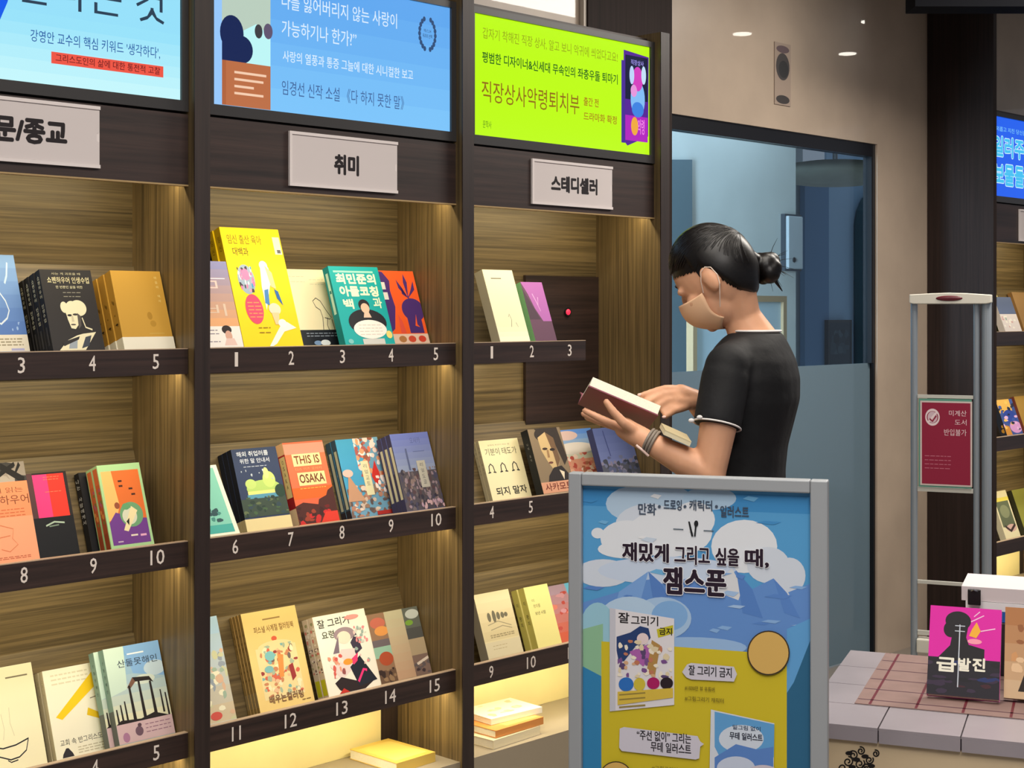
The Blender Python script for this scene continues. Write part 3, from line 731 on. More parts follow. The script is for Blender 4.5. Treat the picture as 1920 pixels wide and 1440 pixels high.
# ---- leftmost bookcase, middle shelf
def f(c):
    c.speckle(0, .6, 1, 1, 10, .3, [(30, 28, 30), (60, 58, 58), (168, 160, 150)], 8, ry=.06); c.line([(.5, .97), (.95, .8)], .08, (24, 22, 24)); c.line([(.2, .8), (.8, .99)], .06, (24, 22, 24)); c.line([(.9, .98), (.75, .85), (.95, .78)], .05, (24, 22, 24))
shelf_book(0, 1, -20, 72, 868, 'grey book with black brush drawing standing behind the salmon book', (150, 140, 130), (90, 84, 80), 1, .02, f)
def f(c):
    c.rect(.0, .55, 1, 1, (240, 140, 96)); c.text(.05, .86, .9, .93, '마흔에 읽는', (120, 70, 40), .0); c.text(.1, .71, 1.0 - .02, .83, '쇼펜하우어', (112, 62, 36), .005)
    lines(c, .1, .9, (.64, .6, .56), (196, 100, 60)); c.line([(.2, .42), (.4, .46), (.62, .4), (.58, .28), (.66, .2), (.5, .12), (.36, .16)], .012, (206, 120, 80)); c.line([(.3, .3), (.55, .32)], .012, (206, 120, 80)); lines(c, .2, .85, (.05, .03), (170, 90, 60), .008)
shelf_book(0, 1, -34, 73, 905, 'salmon orange paperback with brown lettering and a faint line drawing', (246, 156, 118), (230, 130, 90), 1, .022, f, depth=.075)
def f(c):
    c.rect(0, 0, .14, 1, (84, 56, 58)); c.rect(.0, 0, 1, .46, (22, 24, 30)); c.rect(.14, .46, .5, .98, (238, 60, 128)); c.rect(.5, .46, .92, .98, (244, 56, 44)); c.rect(.92, .46, 1, 1, (40, 34, 36))
    lines(c, .4, .8, (.94, .91, .76), (255, 120, 90), .008); c.line([(.28, .36), (.5, .4), (.75, .38)], .02, (170, 190, 170)); c.line([(.36, .35), (.6, .36)], .015, (120, 140, 124))
shelf_book(0, 1, 72, 147, 886, 'black book with a pink and red block on the upper half', (30, 26, 30), (22, 20, 24), 1, .018, f)
def sp(c): c.vtext(.5, .92, .05, .075, '나는 사람에게서', (206, 206, 206), .006, 14)
shelf_book(0, 1, 170, 236, 884, 'black book with white spine lettering behind the green-edged orange stack', (26, 26, 30), (24, 24, 28), 1, .022, None, sp, depth=.118)
def f(c):
    c.rect(.06, .03, .94, .92, (222, 112, 50)); c.poly([(.06, .92), (.3, .92), (.36, .5), (.26, .36), (.06, .32)], (240, 186, 110)); c.poly([(.06, .03), (.94, .03), (.94, .32), (.62, .34), (.24, .42), (.06, .3)], (112, 62, 142))
    c.ell(.6, .38, .27, .15, (110, 160, 116)); c.ell(.55, .36, .17, .1, (214, 214, 190)); c.poly([(.36, .2), (.46, .18), (.75, .42), (.62, .48)], (236, 220, 170)); c.ell(.5, .48, .09, .04, (100, 160, 110)); c.poly([(.45, .3), (.53, .34), (.5, .25)], (30, 40, 36)); c.ell(.3, .5, .06, .04, (150, 80, 56))
    for x, y in ((.42, .78), (.42, .72), (.64, .68), (.68, .61)): c.rect(x, y, x + .09, y + .022, (70, 40, 30)); c.layer -= 1
    c.layer += 1; c.rect(.5, .12, .66, .14, (236, 220, 200)); c.rect(.72, .11, .86, .135, (230, 170, 200)); c.rect(.18, .06, .3, .075, (200, 180, 200))
def sp(c): c.vgrad(.12, 0, .88, .97, (150, 70, 40), (200, 110, 60), 5); c.speckle(.2, .1, .8, .8, 8, .3, [(170, 90, 120), (120, 120, 60), (206, 140, 70)], 6, ry=.04)
shelf_book(0, 1, 208, 288, 870, 'pale green edged book with orange and purple collage cover', (168, 208, 150), (168, 208, 150), 2, .026, f, sp, depth=.052)
# ---- leftmost bookcase, bottom shelf
def f(c):
    c.rect(.52, .88, .9, .895, (120, 112, 90)); c.line([(.1, .26), (.3, .22), (.52, .23), (.75, .27)], .014, INKB); c.line([(.12, .25), (.22, .15), (.4, .1), (.55, .11), (.68, .16), (.74, .26)], .014, INKB); c.line([(.35, .1), (.4, .075), (.52, .085)], .012, INKB)
    c.line([(.35, .55), (.37, .4), (.33, .3)], .008, (200, 192, 160)); c.line([(.5, .6), (.48, .45), (.52, .32)], .008, (200, 192, 160))
shelf_book(0, 2, -26, 84, 1251, 'cream paperback with a bowl drawn in thin black line', (234, 226, 190), (214, 204, 166), 1, .024, f)
def f(c):
    lines(c, .12, .75, (.92, .87, .82), (214, 206, 176), .018, 4); c.poly([(.1, .46), (.2, .42), (.98, .8), (.94, .88), (.86, .92)], (236, 196, 24)); c.poly([(.62, .42), (.98, .3), (.98, .36), (.66, .5)], (226, 186, 24)); c.line([(.72, .6), (.9, .62)], .01, (120, 110, 90))
    c.text(.1, .13, .9, .2, '교회 속 반그리스도인', (70, 66, 58), .006); c.poly([(.1, 0), (.3, 0), (.28, .04), (.22, .1), (.18, .1), (.12, .04)], (48, 44, 50)); lines(c, .38, .95, (.08, .05, .02), (190, 180, 150), .01)
def sp(c): c.vtext(.5, .9, .03, .05, '교회 속', (140, 130, 100), 0, 8)
shelf_book(0, 2, 102, 211, 1249, 'white paperback with two slanting yellow strokes', (236, 230, 206), (198, 188, 158), 2, .02, f, sp)
def f(c):
    c.vgrad(0, .2, 1, 1, (222, 220, 186), (120, 170, 214), 8); c.poly([(0, .5), (.3, .55), (.36, 1), (0, 1)], (200, 222, 206)); c.poly([(.45, .7), (1, .62), (1, 1), (.35, 1)], (130, 174, 218)); c.ell(.85, .72, .2, .08, (190, 210, 220)); c.ell(.62, .62, .2, .05, (208, 218, 204))
    c.rect(.4, .9, .7, .915, (236, 240, 240)); c.text(.2, .78, .92, .86, '산둘못해인', (52, 66, 84), .01)
    DK = (40, 34, 34)
    c.poly([(.3, .56), (.42, .66), (.72, .64), (.78, .57), (.7, .6), (.46, .61), (.36, .56)], DK); c.poly([(.3, .56), (.42, .66), (.46, .61), (.36, .55)], (120, 86, 70))
    for x, b, tp in ((.32, .22, .58), (.5, .22, .62), (.7, .24, .59), (.04, .2, .36), (.12, .2, .4), (.2, .2, .43), (.86, .24, .48), (.94, .2, .44)):
        wd = .035 if tp > .5 else .022; c.poly([(x, b), (x + wd*1.6, b), (x + wd, tp), (x, tp)], DK); c.layer -= 1
    c.layer += 1; c.poly([(0, .2), (.95, .2), (.7, .26), (.45, .22), (.1, .24)], DK); c.rect(0, 0, 1, .2, (206, 176, 178)); c.ell(.38, .1, .07, .05, (110, 84, 98)); c.ell(.4, .16, .035, .02, (90, 66, 76)); c.ell(.14, .06, .06, .05, (170, 120, 150)); lines(c, .5, .95, (.15, .11, .07), (140, 100, 120), .008)
def sp(c): c.rect(0, 0, 1, .35, (104, 112, 108)); c.vtext(.5, .88, .035, .075, '산둘못해인', (70, 96, 96), .01, 8)
shelf_book(0, 2, 223, 327, 1209, 'tall blue book with ruined stone columns on its cover', (170, 206, 206), (130, 162, 152), 2, .024, f, sp, lastdx=-.012)

# ---- middle bookcase, top shelf
def f(c):
    c.vgrad(0, .24, 1, 1, (222, 164, 116), (132, 132, 176), 8); c.text(.3, .83, .62, .94, 'ㅁ', (232, 232, 240), .03); c.rect(.1, .79, .9, .8, (220, 220, 234)); c.text(.45, .68, .72, .77, 'ㅁ', (226, 196, 190), .02); c.text(.4, .36, .8, .5, '비', (214, 190, 170), 0)
    c.rect(0, 0, 1, .24, (232, 226, 220)); c.ell(.72, .2, .1, .05, (40, 28, 30)); c.ell(.74, .13, .07, .06, (206, 160, 140)); c.poly([(.62, .02), (.88, .02), (.84, .1), (.68, .1)], (222, 190, 180)); lines(c, .02, .55, (.19, .15, .06), (110, 100, 120), .009)
shelf_book(1, 0, 360, 457, 489, 'mauve to peach graded paperback in front of the yellow book', (180, 150, 150), (120, 120, 160), 1, .02, f, depth=.03)
def f(c):
    c.text(.09, .86, .66, .94, '임신 출산 육아', (120, 96, 8), .0); c.text(.14, .76, .4, .83, '대백과', (84, 60, 10), .02); c.rect(.86, .78, .98, .93, (214, 214, 206)); c.rect(.9, .79, .96, .82, (96, 96, 96))
    c.ell(.27, .56, .14, .125, (150, 170, 190)); c.speckle(.14, .45, .4, .67, 34, .028, [(226, 120, 170), (60, 150, 200), (232, 232, 232), (60, 60, 70), (236, 150, 180)], 3); c.ell(.27, .6, .06, .05, (232, 130, 176))
    c.ell(.3, .31, .145, .125, (232, 70, 106)); lines(c, .2, .42, (.36, .33, .3, .27, .24), (246, 150, 90), .008, 5)
    c.poly([(.55, .7), (.62, .72), (.68, .66), (.7, .56), (.64, .5), (.5, .3), (.5, .5)], (240, 238, 226)); c.ell(.6, .68, .07, .04, (240, 238, 226)); c.poly([(.62, .68), (.72, .62), (.74, .48), (.66, .5)], (238, 206, 150))
    c.poly([(.53, .47), (.6, .48), (.57, .34), (.5, .36)], (70, 130, 190)); c.poly([(.7, .48), (.76, .46), (.8, .34), (.72, .4)], (40, 100, 170)); c.ell(.64, .31, .1, .05, (222, 214, 190)); c.poly([(.57, .28), (.7, .28), (.66, .18), (.6, .18)], (238, 200, 150)); c.poly([(.42, .0), (.6, .12), (.72, .2), (.8, .2), (.94, .15), (.72, .12), (.55, .02), (.48, 0)], (244, 240, 226)); c.ell(.72, .19, .07, .035, (244, 240, 232))
    lines(c, .3, .5, (.15, .11), (150, 120, 10), .008)
def sp(c): c.vtext(.5, .93, .05, .075, '임신 출산', (90, 66, 10), .01, 8)
shelf_book(1, 0, 458, 569, 428, 'tall bright yellow parenting guide with a pregnant woman drawing', (240, 208, 8), (196, 164, 12), 2, .026, f, sp, dx=-.004)
def f(c):
    lines(c, .08, .5, (.9, .83), (190, 180, 150), .006); lines(c, .6, .9, (.86, .8), (196, 186, 156), .006)
    c.line([(.62, .5), (.58, .58), (.66, .62), (.74, .58), (.82, .46), (.9, .36), (.86, .34), (.76, .36)], .012, (60, 54, 46)); c.line([(.62, .5), (.7, .46), (.72, .36), (.68, .2)], .012, (60, 54, 46)); c.line([(.82, .36), (.78, .26), (.8, .2)], .012, (60, 54, 46)); c.line([(.9, .34), (.92, .2)], .012, (60, 54, 46))
    c.rect(0, 0, 1, .2, (22, 26, 36)); lines(c, .3, .95, (.15, .115), (150, 160, 176), .01); c.ell(.5, .03, .08, .03, (120, 150, 190)); c.ell(.66, .03, .1, .04, (220, 226, 230)); c.poly([(0, 0), (.14, 0), (.1, .19), (0, .19)], (170, 160, 150))
shelf_book(1, 0, 552, 641, 505, 'ivory paperback with a line-drawn figure and black foot band', (234, 222, 184), (206, 194, 158), 1, .02, f)
def f(c):
    c.rect(.08, .92, .88, .945, (150, 214, 196))
    for r, (y0, y1, tx) in enumerate(((.77, .91, '최민준의'), (.61, .75, '아들코칭'))): c.text(.1 + r*.02, y0, .9, y1, tx, (226, 238, 206), .09)
    c.text(.14, .45, .34, .58, '백', (226, 238, 206), .08); c.text(.74, .46, .92, .6, '과', (226, 238, 206), .05)
    c.ell(.54, .28, .38, .17, (24, 26, 34)); c.ell(.54, .5, .11, .075, (28, 22, 26)); c.ell(.55, .46, .085, .065, (228, 188, 160)); c.poly([(.48, .34), (.64, .34), (.6, .42), (.52, .42)], (226, 190, 166)); c.ell(.56, .19, .33, .12, (238, 234, 226)); lines(c, .34, .8, (.24, .2, .16, .12), (206, 190, 180), .008)
    c.ell(.92, .12, .06, .05, (232, 214, 120)); c.rect(.36, .0, .8, .07, (200, 200, 196)); c.ell(.12, .04, .05, .03, (120, 190, 190))
def sp(c): c.rect(.3, .4, .7, .92, (190, 226, 206)); c.rect(.36, .66, .64, .7, (0, 120, 120))
shelf_book(1, 0, 648, 741, 500, 'teal paperback with big cream letters and a suited man', (10, 164, 164), (8, 134, 138), 1, .026, f, sp, depth=.06)
def f(c):
    c.rect(0, .13, 1, 1, (238, 92, 34)); PU = (72, 42, 112)
    c.poly([(0, .13), (.16, .2), (.3, .5), (.26, .72), (.3, .86), (.16, .98), (0, 1)], PU); c.ell(.76, .46, .3, .16, PU); c.rect(.55, .14, .92, .46, PU); c.poly([(.34, .14), (.52, .14), (.46, .44), (.34, .3)], (238, 92, 34)); c.poly([(.3, .14), (.44, .14), (.4, .3), (.32, .4)], (220, 80, 60))
    for dx_, dy in ((-.16, .02), (0, .1), (.16, .0), (-.1, -.06)): c.poly([(.7, .62), (.66 + dx_, .74 + dy), (.7 + dx_*1.4, .86 + dy), (.76 + dx_, .74 + dy)], PU); c.layer -= 1
    c.layer += 1; c.line([(.7, .66), (.74, .5)], .03, PU); c.poly([(.72, .24), (.8, .4), (.78, .26), (.84, .22)], (238, 92, 34)); c.rect(.02, .74, .16, .84, (226, 220, 214)); c.rect(.04, .6, .18, .7, (226, 220, 214)); c.rect(0, 0, 1, .13, (226, 196, 176))
    for x, cc in ((.3, (176, 120, 70)), (.55, (206, 74, 50)), (.82, (206, 66, 46))): c.ell(x, .06, .1, .045, cc)
shelf_book(1, 0, 736, 806, 508, 'orange book with purple plant silhouettes in slot five', (226, 90, 40), (72, 42, 112), 1, .024, f)
# ---- middle bookcase, middle shelf
def f(c):
    c.rect(.05, 0, .9, .96, (120, 190, 170)); c.ell(.3, .6, .3, .2, (226, 230, 206)); c.speckle(.3, .15, .85, .4, 12, .12, [(40, 90, 90), (60, 130, 120), (30, 70, 76)], 3, ry=.05); c.rect(.05, 0, .9, .12, (60, 160, 150))
shelf_book(1, 1, 372, 448, 878, 'green and white book leaning far back in slot six', (226, 228, 206), (200, 206, 180), 1, .016, f, depth=.012, lean=math.radians(13))
def f(c):
    c.text(.1, .9, .8, .965, '해외 취업러를', (206, 214, 226), .03); c.text(.14, .815, .8, .875, '위한 말 안내서', (206, 214, 226), .03); lines(c, .2, .75, (.77,), (180, 190, 206), .008)
    c.ell(.55, .5, .38, .1, (176, 206, 110)); c.ell(.7, .6, .14, .1, (196, 220, 120)); c.ell(.28, .56, .12, .06, (190, 214, 120)); c.ell(.66, .68, .06, .07, (214, 230, 140)); c.rect(.18, .42, .94, .47, (236, 226, 130)); c.rect(.16, .38, .94, .43, (86, 150, 176)); c.rect(0, .16, 1, .38, (58, 74, 64)); c.speckle(0, .16, 1, .4, 40, .06, [(70, 96, 66), (40, 60, 54), (96, 110, 76), (50, 70, 80)], 9, ry=.03); c.ell(.9, .45, .12, .08, (36, 64, 52)); c.speckle(.1, .6, .9, .76, 8, .02, [(190, 200, 210)], 5)
shelf_book(1, 1, 462, 546, 840, 'navy paperback with a glowing island and cream foot band', (46, 60, 92), (30, 36, 48), 3, .02, f, band=(.14, (222, 204, 150)))
def f(c):
    c.rect(0, .3, 1, .97, (232, 112, 74)); c.rect(0, .85, 1, .98, (236, 142, 120)); c.rect(0, .3, 1, .44, (240, 100, 36)); c.poly([(0, 0), (1, 0), (1, .42), (.86, .38), (.8, .32), (.6, .28), (.56, .22), (.2, .26), (0, .22)], (74, 34, 30)); c.speckle(0, 0, 1, .26, 26, .1, [(196, 40, 40), (110, 30, 30), (60, 26, 26), (150, 60, 40)], 7, ry=.04); c.poly([(.55, 0), (1, 0), (1, .12), (.7, .12)], (216, 56, 40))
    c.rect(.16, .7, .86, .85, (240, 216, 154)); c.text(.2, .725, .82, .83, 'THIS IS', (120, 52, 30), .05); c.text(.18, .645, .84, .68, '디스 이즈 오사카', (250, 170, 110), .006); c.rect(.2, .46, .88, .62, (240, 216, 154)); c.text(.23, .49, .85, .6, 'OSAKA', (110, 52, 30), .05); lines(c, .2, .84, (.42,), (250, 190, 90), .008)
def sp(c): c.rect(0, .86, 1, 1, (236, 190, 140)); c.rect(.1, .34, .9, .84, (226, 206, 146)); c.vtext(.5, .8, .05, .075, 'OSAKA', (60, 70, 50), .01, 4); c.rect(0, .2, 1, .34, (150, 24, 34)); c.rect(0, 0, 1, .2, (222, 196, 160))
shelf_book(1, 1, 560, 635, 828, 'red and orange Osaka travel guide with cream title boxes', (226, 100, 66), (176, 44, 40), 1, .032, f, sp, depth=.07)
def f(c):
    c.rect(.0, .25, .62, 1, (70, 160, 204)); c.speckle(.4, .5, 1, 1, 60, .08, [(226, 160, 120), (236, 214, 206), (176, 96, 90), (240, 230, 226), (150, 90, 70), (226, 120, 90)], 3, ry=.05); c.speckle(0, 0, 1, .4, 90, .07, [(150, 120, 100), (96, 84, 84), (206, 186, 170), (120, 96, 90), (180, 130, 110), (226, 206, 190)], 5, ry=.04); c.poly([(.0, .2), (.12, .55), (.24, .4), (.4, .2)], (196, 150, 120)); c.ell(.12, .56, .12, .05, (230, 190, 180)); c.poly([(.66, .5), (.8, .7), (.86, .5), (.74, .36)], (206, 50, 44)); c.speckle(.7, .28, 1, .5, 12, .05, [(244, 230, 226)], 8); c.rect(.46, .26, .64, .7, (226, 220, 180)); c.vtext(.55, .66, .05, .075, '리얼교토', (120, 120, 110), .0, 1.6); c.rect(.6, 0, 1, .05, (176, 50, 46))
def sp(c): c.rect(.25, .12, .75, .86, (206, 206, 176)); c.rect(0, 0, 1, .1, (50, 44, 52))
shelf_book(1, 1, 658, 737, 822, 'blossom travel guide with cherry blossom over blue sky', (110, 160, 190), (60, 84, 104), 2, .022, f, sp)
def f(c):
    c.vgrad(0, .5, 1, 1, (140, 152, 184), (104, 116, 184), 6); c.rect(.5, .75, .8, .757, (80, 92, 140)); c.text(.48, .86, .75, .94, '오사카', (84, 92, 150), 0); c.rect(0, 0, 1, .5, (84, 78, 86)); c.speckle(0, 0, 1, .54, 130, .05, [(110, 100, 104), (60, 56, 70), (140, 120, 116), (90, 70, 76), (150, 130, 140), (74, 72, 96)], 4, ry=.05); c.speckle(.3, .0, 1, .12, 14, .05, [(206, 170, 176), (180, 150, 170)], 6); c.rect(.3, .52, .34, .8, (90, 100, 140)); c.rect(.52, .28, .74, .63, (186, 182, 170)); c.vtext(.63, .6, .05, .075, '리얼도쿄', (90, 90, 96), 0, 1.6)
def sp(c): c.rect(.25, .16, .8, .84, (206, 200, 166))
shelf_book(1, 1, 763, 834, 812, 'dusk travel guide with a violet city city skyline under violet sky', (104, 112, 168), (60, 58, 90), 3, .019, f, sp)
# ---- middle bookcase, bottom shelf
def f(c): c.vgrad(0, 0, 1, 1, (196, 180, 150), (160, 190, 214), 6); c.speckle(0, 0, 1, .7, 60, .09, [(190, 190, 150), (150, 170, 150), (206, 170, 140), (226, 220, 190), (140, 150, 160)], 2, ry=.05); c.ell(.5, .56, .12, .05, (236, 232, 220)); c.ell(.6, .06, .12, .04, (196, 80, 70))
shelf_book(1, 2, 350, 441, 1162, 'pale watercolour book cut off by the left upright in slot eleven', (190, 196, 190), (90, 80, 70), 1, .02, f, depth=.06)
def f(c):
    c.rect(.36, .9, .68, .915, (150, 120, 70)); c.text(.17, .775, .9, .845, '퍼스널 사계절 컬러링북', (120, 84, 40), .025); c.ell(.5, .7, .05, .025, (206, 90, 60)); c.rect(.13, .1, .86, .62, (226, 206, 150)); c.ell(.5, .62, .32, .06, (226, 206, 150))
    c.speckle(.15, .12, .85, .64, 80, .06, [(206, 100, 76), (120, 170, 166), (236, 222, 180), (160, 176, 150), (196, 130, 90), (110, 96, 90), (222, 180, 140), (150, 60, 56)], 11, ry=.035); c.ell(.36, .53, .09, .05, (120, 180, 180)); c.ell(.3, .4, .08, .035, (120, 176, 176)); c.poly([(.46, .3), (.54, .3), (.6, .52), (.5, .54)], (226, 140, 70)); c.poly([(.68, .24), (.76, .28), (.74, .42), (.66, .4)], (150, 50, 50)); c.text(.2, .055, .82, .14, '배우는컬러링', (120, 84, 60), .04); lines(c, .78, .96, (.03,), (120, 90, 50), .008)
def sp(c): c.speckle(.3, .3, .7, .9, 10, .2, [(110, 84, 44)], 3, ry=.02); c.rect(.1, .05, .9, .2, (160, 140, 100))
shelf_book(1, 2, 484, 586, 1143, 'tall tan colouring book with a collage picture in slot twelve', (226, 196, 124), (156, 128, 74), 4, .0125, f, sp)
def f(c):
    c.text(.06, .84, .66, .95, '잘 그리기', (40, 44, 36), .03); c.text(.1, .7, .34, .8, '요령', (60, 70, 50), .03); c.ell(.52, .72, .2, .09, (150, 130, 136)); c.ell(.5, .68, .13, .08, (238, 214, 190)); c.poly([(.24, .5), (.4, .72), (.36, .5)], (120, 104, 116)); c.poly([(.6, .6), (.74, .72), (.8, .5), (.66, .44)], (60, 52, 70)); c.poly([(.2, .3), (.4, .54), (.66, .52), (.6, .3), (.3, .16)], (226, 206, 200)); c.poly([(.16, .14), (.3, .2), (.56, .12), (.9, .08), (.7, .0), (.3, .0), (.22, .05)], (42, 30, 32)); c.poly([(.5, .3), (.72, .42), (.96, .08), (.6, .04)], (30, 34, 46)); c.poly([(.52, .38), (.7, .46), (.66, .36), (.58, .32)], (236, 60, 110)); c.ell(.48, .37, .09, .04, (246, 150, 50)); c.line([(.6, .1), (.74, .24), (.8, .22)], .035, (236, 50, 120)); c.speckle(.12, .2, .4, .5, 20, .05, [(206, 90, 80), (226, 150, 120), (240, 220, 210), (150, 80, 80)], 6); c.speckle(.66, .3, .98, .8, 26, .04, [(206, 206, 190), (220, 190, 180), (150, 170, 160), (226, 140, 140)], 8, ry=.03); c.poly([(.2, 0), (.4, 0), (.3, .06)], (190, 50, 40)); c.ell(.72, .92, .14, .03, (236, 150, 140))
def sp(c): c.speckle(.1, .3, .9, .95, 26, .3, [(206, 120, 110), (150, 150, 110), (110, 90, 90), (230, 220, 210)], 5, ry=.03); c.rect(.1, .02, .9, .22, (190, 190, 30))
shelf_book(1, 2, 614, 711, 1149, 'white drawing-lesson book with a manga style figure in slot thirteen', (238, 230, 212), (206, 190, 170), 2, .024, f, sp, depth=.06)
def f(c):
    c.rect(.1, 0, .4, 1, (150, 116, 90)); c.ell(.26, .86, .13, .08, (200, 110, 90)); c.ell(.3, .74, .12, .07, (222, 150, 80)); c.rect(.1, .52, .4, .62, (110, 100, 104)); c.rect(.1, .36, .4, .52, (150, 190, 166)); c.ell(.28, .34, .12, .1, (176, 80, 50)); c.rect(.1, 0, .4, .18, (110, 84, 66)); c.speckle(.1, 0, .4, .2, 12, .05, [(60, 44, 40), (150, 120, 90)], 3)
    c.vgrad(.4, 0, .72, 1, (196, 160, 130), (190, 182, 150), 8); c.rect(.72, .6, 1, 1, (96, 100, 92)); c.ell(.88, .9, .12, .07, (190, 196, 190)); c.ell(.8, .78, .07, .04, (120, 160, 60)); c.rect(.72, .5, 1, .7, (80, 80, 78)); c.rect(.72, .28, 1, .54, (176, 156, 126)); c.rect(.72, 0, 1, .3, (130, 106, 96)); c.line([(.76, .16), (1, .24)], .04, (222, 206, 190)); c.speckle(.72, .02, 1, .2, 12, .04, [(70, 56, 60), (100, 90, 92)], 5)
    c.rect(0, 0, .1, 1, (236, 228, 206))
shelf_book(1, 2, 700, 806, 1146, 'soft toned book with three vertical strips of nature photographs', (196, 176, 146), (220, 206, 176), 1, .02, f)
# ---- bookcase beside the glass door
def f(c): c.rect(.22, .87, .56, .885, (120, 112, 90)); c.line([(.5, .2), (.56, .3), (.52, .38), (.48, .34)], .012, (110, 104, 90)); c.line([(.6, .12), (.72, .2), (.68, .26)], .012, (100, 96, 90)); c.vgrad(0, 0, 1, .2, (236, 230, 206), (232, 226, 190), 3)
shelf_book(2, 0, 938, 994, 506, 'plain ivory hardback in slot one by the red signal lamp', (230, 224, 186), (196, 188, 160), 1, .036, f, depth=.05)
def f(c):
    c.poly([(0, 1), (1, 1), (1, .33), (.6, .33), (.36, .55), (.2, .8)], (166, 94, 168)); c.poly([(.0, .95), (.36, .55), (.6, .33), (1, .33), (1, 0), (0, 0)], (92, 58, 82)); c.poly([(0, .9), (.5, .36), (0, .36)], (66, 44, 62)); c.line([(.4, .8), (.55, .6), (.62, .74)], .03, (206, 160, 206)); c.line([(.5, .66), (.6, .5)], .02, (206, 160, 206))
shelf_book(2, 0, 1004, 1044, 529, 'small purple book with a pale green spine', (92, 58, 82), (130, 190, 130), 1, .03, f, depth=.085)
def f(c):
    c.text(.2, .9, .75, .925, '감정의 주인이 되는 법', (120, 112, 90)); c.text(.1, .74, .9, .86, '기분이 태도가', (44, 42, 36), .0)
    for x in (.16, .46, .76): c.line([(x - .07, .45), (x - .05, .56), (x, .6), (x + .05, .56), (x + .07, .45)], .022, (40, 40, 40)); c.line([(x + .03, .46), (x + .1, .45)], .02, (40, 40, 40)); c.line([(x - .1, .45), (x - .03, .46)], .02, (40, 40, 40))
    c.text(.14, .06, .92, .2, '되지 말자', (30, 30, 30), .03)
shelf_book(2, 1, 921, 994, 824, 'cream paperback with black letters and three small arched drawings', (228, 218, 176), (190, 180, 150), 2, .014, f, lambda c: c.vtext(.5, .9, .04, .07, '기분이 태도가', (90, 84, 70), 0, 8))
def f(c):
    c.rect(.0, 0, 1, 1, (130, 112, 88)); c.poly([(.2, 1), (.9, 1), (1, .5), (.86, .4), (.7, .8), (.3, .92)], (50, 40, 34)); c.ell(.5, .9, .34, .12, (46, 38, 34)); c.poly([(.24, .86), (.5, .94), (.72, .84), (.76, .5), (.62, .34), (.5, .34), (.36, .5), (.26, .66)], (196, 168, 120)); c.poly([(.5, .94), (.72, .84), (.76, .5), (.62, .36), (.6, .6)], (110, 84, 60)); c.ell(.38, .68, .08, .02, (60, 44, 36)); c.ell(.6, .66, .08, .022, (40, 30, 28)); c.poly([(.42, .66), (.48, .66), (.47, .54), (.4, .54)], (150, 116, 80)); c.ell(.46, .46, .07, .018, (104, 60, 52)); c.poly([(.3, .26), (.5, .38), (.76, .4), (1, .2), (1, .1), (.2, .1)], (40, 34, 34)); c.poly([(.66, .34), (.8, .3), (.74, .18)], (220, 206, 180))
    c.rect(0, 0, 1, .17, (206, 150, 120)); c.text(.1, .03, .95, .15, '사카모토', (110, 40, 30), .04)
shelf_book(2, 1, 1018, 1078, 803, 'dark book with a brooding long-haired man and wide black spine', (110, 92, 70), (24, 26, 32), 1, .032, f, lambda c: c.vtext(.5, .8, .04, .06, '나의 음악', (150, 150, 150), 0, 5), depth=.06)
def f(c): c.vgrad(0, .5, 1, 1, (214, 214, 190), (96, 146, 220), 6); c.ell(.3, .9, .3, .08, (220, 190, 180)); c.ell(.45, .68, .5, .1, (224, 214, 200)); c.rect(0, 0, 1, .5, (226, 160, 130)); c.speckle(0, 0, 1, .6, 80, .08, [(196, 90, 76), (236, 180, 150), (244, 216, 196), (176, 110, 80), (230, 140, 120)], 4, ry=.05)
shelf_book(2, 1, 1063, 1133, 805, 'book with blue sky over salmon pink blossom behind the poster stand', (222, 180, 160), (200, 190, 190), 1, .022, f)
def f(c): c.vgrad(0, .3, 1, 1, (96, 106, 150), (80, 92, 140), 5); c.rect(0, 0, 1, .36, (70, 72, 84)); c.speckle(0, .05, 1, .5, 60, .07, [(50, 54, 66), (96, 100, 124), (74, 80, 110), (116, 110, 130)], 5, ry=.06); c.line([(.3, .5), (.26, .95)], .02, (50, 60, 110))
shelf_book(2, 1, 1138, 1206, 801, 'dusky blue book under the woman\'s hands', (84, 92, 134), (60, 66, 110), 1, .026, f)
def f(c):
    c.vgrad(0, .26, 1, 1, (206, 190, 146), (222, 208, 166), 5)
    for x, h_ in ((.28, .12), (.42, .16), (.54, .1), (.66, .08), (.76, .06)): c.ell(x, .62, .05, h_*.6, (110, 104, 84))
    c.line([(.2, .5), (.5, .54), (.85, .44)], .012, (150, 140, 110)); c.line([(.25, .42), (.6, .46), (.85, .4)], .012, (150, 140, 110)); lines(c, .2, .88, (.33, .3), (150, 136, 100), .016); c.rect(0, .0, 1, .24, (206, 194, 160)); lines(c, .2, .6, (.17, .12), (176, 160, 120), .01)
shelf_book(2, 2, 914, 979, 1110, 'beige paperback with a faint sketch of trees in slot nine', (214, 200, 156), (160, 152, 132), 1, .036, f, depth=.05)
def f(c): c.text(.2, .74, .3, .79, '이', (90, 90, 50)); c.text(.22, .64, .5, .7, '편지를', (90, 90, 50), .0); c.text(.22, .52, .66, .58, '보낸 사람', (80, 80, 44), .01)
def sp(c): c.vtext(.5, .78, .07, .11, '이 편지', (70, 70, 40), .03, 5)
shelf_book(2, 2, 1007, 1051, 1098, 'pale yellow paperback with small text in slot ten', (226, 216, 140), (200, 190, 100), 2, .026, f, sp, depth=.05, lastdx=-.004)
def f(c): c.vgrad(0, 0, 1, 1, (206, 96, 70), (176, 150, 170), 6); c.poly([(.5, .6), (1, .4), (1, 1), (.42, 1)], (110, 190, 226)); c.speckle(0, .1, .7, .9, 20, .12, [(190, 80, 70), (220, 130, 110), (206, 150, 160)], 2, ry=.07)
